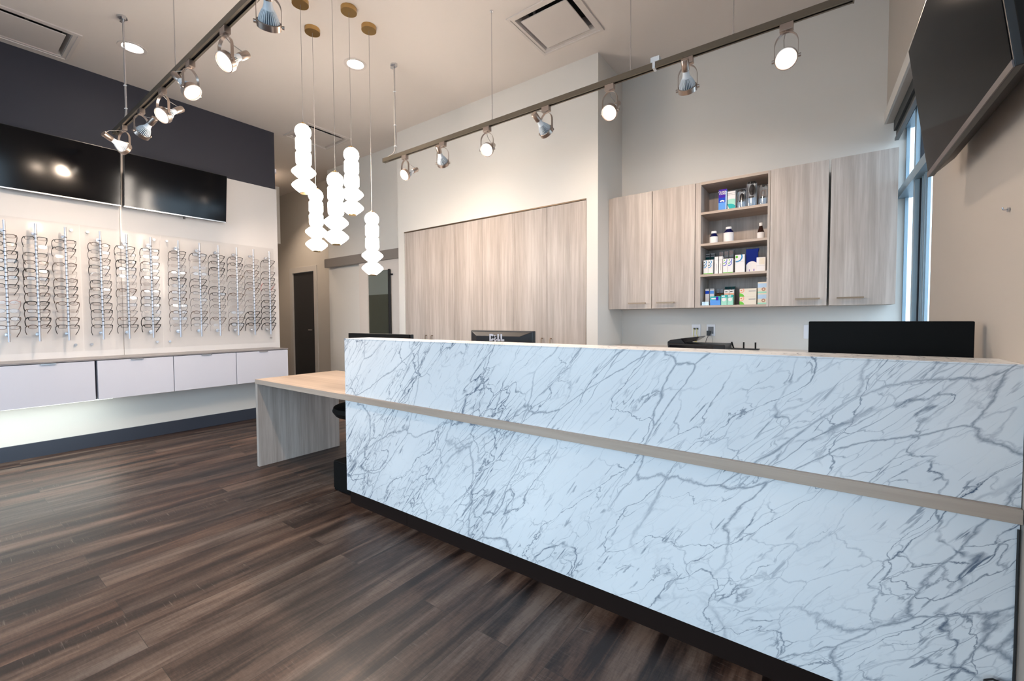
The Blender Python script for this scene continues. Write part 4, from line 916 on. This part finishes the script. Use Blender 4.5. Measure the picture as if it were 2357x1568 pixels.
# ------------------------------------------------------------------ lighting tracks
def track(x0, x1, y, ztop, label, rods):
    t = thing('lighting_track', label, 'lighting track', ((x0+x1)/2, y, ztop), 'suspended lighting tracks'); h_ = (x1-x0)/2
    b = MB(); b.box(-h_, h_, -0.0175, 0.0175, -0.006, 0.0, 'track_metal'); b.box(-h_, h_, -0.0175, -0.0125, -0.034, -0.006, 'track_metal'); b.box(-h_, h_, 0.0125, 0.0175, -0.034, -0.006, 'track_metal')
    b.box(-h_, h_, -0.0125, -0.007, -0.034, -0.031, 'track_metal').box(-h_, h_, 0.007, 0.0125, -0.034, -0.031, 'track_metal'); b.build('rail', t)
    MB().box(-h_+0.002, h_-0.002, -0.012, 0.012, -0.026, -0.007, 'track_slot').build('conductor_insert', t)
    MB().box(-h_-0.006, -h_, -0.0185, 0.0185, -0.036, 0.001, 'track_metal').box(-h_, -h_+0.07, -0.009, 0.009, -0.037, -0.031, 'track_metal').build('end_cap', t)
    MB().box(h_, h_+0.006, -0.0185, 0.0185, -0.036, 0.001, 'track_metal').build('end_cap', t)
    for kind, x in rods:
        dx = x-(x0+x1)/2; hz = H-ztop
        if kind == 'feed':
            b = MB().tube([(dx, 0, hz), (dx+0.004, 0, hz*0.75), (dx-0.002, 0, hz*0.4), (dx+0.003, 0, 0.09), (dx-0.006, 0, 0.045), (dx-0.03, 0, 0.018), (dx-0.09, 0, 0.008)], 0.0048, 'cord_gray', 8)
            b.cyl(0.0042, 0.0, hz, 'satin_steel', 10, Matrix.Translation((dx+0.006, 0.003, 0)))
            for zz in (0.08, hz*0.33, hz*0.7): b.box(dx-0.007, dx+0.013, -0.008, 0.009, zz-0.002, zz+0.002, 'lamp_white')
            b.box(dx-0.035, dx+0.035, -0.012, 0.012, hz-0.03, hz, 'satin_steel'); b.cyl(0.03, hz-0.012, hz, 'satin_steel', 20, Matrix.Translation((dx, 0, 0))); b.build('suspension_rod', t)
        else:
            b = MB().cyl(0.003, 0.0, hz, 'satin_steel', 10, Matrix.Translation((dx, 0, 0))); b.cyl(0.014, hz-0.006, hz, 'satin_steel', 16, Matrix.Translation((dx, 0, 0))); b.cyl(0.006, 0, 0.012, 'satin_steel', 10, Matrix.Translation((dx, 0, 0))); b.build('suspension_rod', t)
    return t
YA, ZA = 2.620, 2.706
YB, ZB = 0.983, 2.752
tA = track(-3.392, 0.075, YA, ZA, 'long suspended lighting track over the counter, fed at its left end', [('feed', -3.235), ('rod', -2.09), ('rod', -1.0), ('rod', -0.43)])
tB = track(-4.735, -0.9, YB, ZB, 'suspended lighting track running over the room toward the camera at the left', [('feed', -4.405), ('rod', -3.303), ('rod', -1.5)])
MB().box(0.79, 0.84, -0.022, 0.022, 0.0, 0.028, 'lamp_white').box(0.80, 0.815, -0.021, 0.021, -0.036, 0.03, 'lamp_white').build('cable_clip', tA)

def camdir(R, U, T): return (_r*R - _d*U - _f*T).normalized()
lens_lab = []
def track_light(x, y, zt, aim, label, group, energy, mat='lens_glow', size=115, drop=0.135):
    """aim: world direction of the beam"""
    t = thing('track_light', label, 'track light', (x, y, zt), group)
    az = math.atan2(-aim.x, aim.y)         # rotate +Y onto the beam's azimuth
    hor = math.hypot(aim.x, aim.y); el = math.atan2(aim.z, hor)
    t.rotation_euler = (0, 0, az)
    Q = Matrix.Rotation(-az, 4, 'Z')
    MB().box(-0.030, 0.030, -0.016, 0.016, -0.036, 0.0, 'brushed_nickel', Q).box(-0.018, 0.018, -0.010, 0.010, 0.0, 0.010, 'brushed_nickel', Q).build('adapter', t, 0.0015)
    R_ = 0.052; zp = -0.036-drop
    pts = []
    for i in range(17):
        a_ = PI*i/16; pts.append((R_*math.cos(a_)*1.0, 0, zp+0.072+0.058*math.sin(a_)))
    pts = [(R_, 0, zp-0.006)] + pts + [(-R_, 0, zp-0.006)]
    # strap: flat section
    b = MB(); vs = []; fs = []
    for i, p in enumerate(pts):
        for dy in (-0.008, 0.008):
            for k in (1.0, 0.955):
                vs.append((p[0]*k, dy, p[2]-(0.0022 if k < 1 and 0 < i < len(pts)-1 else 0)))
    for i in range(len(pts)-1):
        o_ = i*4
        for p, q in ((0, 1), (1, 3), (3, 2), (2, 0)): fs.append((o_+p, o_+q, o_+4+q, o_+4+p))
    fs += [(0, 2, 3, 1), (len(vs)-4, len(vs)-3, len(vs)-1, len(vs)-2)]
    b.add(vs, fs, 'brushed_nickel', True); b.cyl(0.007, zp+0.13, -0.034, 'brushed_nickel', 14)
    b.build('yoke', t)
    for s_ in (-1, 1):
        MB().cyl(0.0085, 0, 0.010, 'brushed_nickel', 14, Matrix.Translation((s_*0.0525, 0, zp)) @ Matrix.Rotation(s_*PI/2, 4, 'Y')).build('knob', t)
    # lamp group: local +Z of the group = beam
    G = Matrix.Translation((0, 0, zp)) @ Matrix.Rotation(el-PI/2, 4, 'X') if False else Matrix.Translation((0, 0, zp)) @ Matrix.Rotation(-(PI/2-el), 4, 'X')
    MB().lathe([(0.0485, -0.014), (0.0505, -0.012), (0.0505, 0.014), (0.047, 0.015), (0.046, 0.010), (0.0460, -0.014)], 'brushed_nickel', 36, G, cap=False).build('lamp_ring', t)
    lamp = MB(); lamp.lathe([(0.014, -0.088), (0.016, -0.070), (0.026, -0.045), (0.038, -0.015), (0.042, 0.0)], 'lamp_core', 28, G)
    lamp.lathe([(0.0165, -0.100), (0.0175, -0.082), (0.021, -0.066), (0.0235, -0.060), (0.018, -0.058)], 'lamp_white', 28, G)
    for i in range(28):
        F_ = G @ Matrix.Rotation(2*PI*i/28, 4, 'Z')
        lamp.prism([(0.015, -0.075), (0.021, -0.066), (0.031, -0.050), (0.041, -0.028), (0.0455, -0.008), (0.0455, 0.004), (0.036, 0.004), (0.030, -0.03)], -0.0012, 0.0012, 'lamp_white', 'XZ', F_)
    lamp.lathe([(0.047, 0.004), (0.0455, 0.0085), (0.032, 0.0095)], 'lens_rim', 32, G, cap=False)
    lb = lamp.build('reflector_lamp', t)
    lens = MB().lathe([(0.033, 0.0095), (0.020, 0.0115), (0.0005, 0.012)], mat, 32, G, cap=False).build('lens', lb)
    sk = MB().lathe([(0.0195, -0.158), (0.0205, -0.156), (0.0205, -0.100), (0.019, -0.097), (0.016, -0.097)], 'brushed_nickel', 28, G); sk.build('socket', t)
    w_ = MB(); e_ = G @ Vector((0, 0, -0.155)); w_.tube([(0.004, 0, -0.04), (0.012, (e_.y)*0.3, -0.055), (0.014, e_.y*0.8, (e_.z-0.05)*0.5), tuple(e_)], 0.0022, 'cord_gray', 6); w_.build('cord', t)
    l = bpy.data.lights.new('track_lamp', 'SPOT'); l.energy = energy*1.55; l.color = (1.0, 0.78, 0.60); l.spot_size = math.radians(size); l.spot_blend = 1.0; l.shadow_soft_size = 0.035
    o = bpy.data.objects.new('track_lamp', l); COL.objects.link(o); o.parent = t
    o.matrix_local = G @ Matrix.Translation((0, 0, 0.02)) @ Matrix.Rotation(PI, 4, 'X')
ga, gb = 'spotlights on the counter track', 'spotlights on the left track'
zA, zB = ZA-0.034, ZB-0.034
SA = [(-3.099, (-0.544, -0.549, 0.634), 'spotlight at the left end of the counter track', 32), (-2.621, (0.146, -0.551, -0.821), 'spotlight second from the left on the counter track, showing its ribbed back', 8),
      (-2.141, (-0.26, -0.57, 0.78), 'glowing spotlight third from the left on the counter track', 32), (-1.607, (0.596, -0.475, -0.648), 'spotlight fourth from the left on the counter track, ribbed back with silver socket', 8),
      (-1.134, (-0.482, -0.656, 0.581), 'glowing spotlight fifth from the left, in front of the alcove corner', 32), (-0.663, (0.379, -0.628, -0.68), 'spotlight sixth from the left, pointing down with ribbed back', 16),
      (-0.187, (-0.468, -0.569, 0.676), 'dazzling spotlight at the right end of the counter track, facing the camera', 12)]
for i, (x, v, lb, e) in enumerate(SA): track_light(x, YA, zA, camdir(*v), lb, ga, e, 'lens_glow_bright' if i == 6 else 'lens_glow')
SB = [(-4.478, (-.42, .86, -.34), 'spotlight at the far end of the left track', 34), (-4.024, (-0.775, -0.599, -0.203), 'spotlight second from the far end of the left track, ribbed back showing', 23), (-3.556, (-0.216, -0.64, 0.737), 'glowing spotlight third from the far end of the left track', 23),
      (-3.058, (0.712, -0.696, 0.091), 'glowing spotlight on the left track beside the thin rod', 23), (-2.564, (-0.298, -0.674, 0.676), 'large glowing spotlight on the left track facing the dark wall', 23), (-2.089, (-0.337, -0.634, -0.696), 'nearest spotlight on the left track, cut off by the top of the view', 23),
      (-1.5, (-.3, -.8, .3), 'spotlight on the left track, outside the view', 23)]
for k, (x, v, lb, e) in enumerate(SB[:6]): track_light(x, YB, zB, Vector(v).normalized() if k == 0 else camdir(*v), lb, gb, e, size=44 if k == 0 else 115)
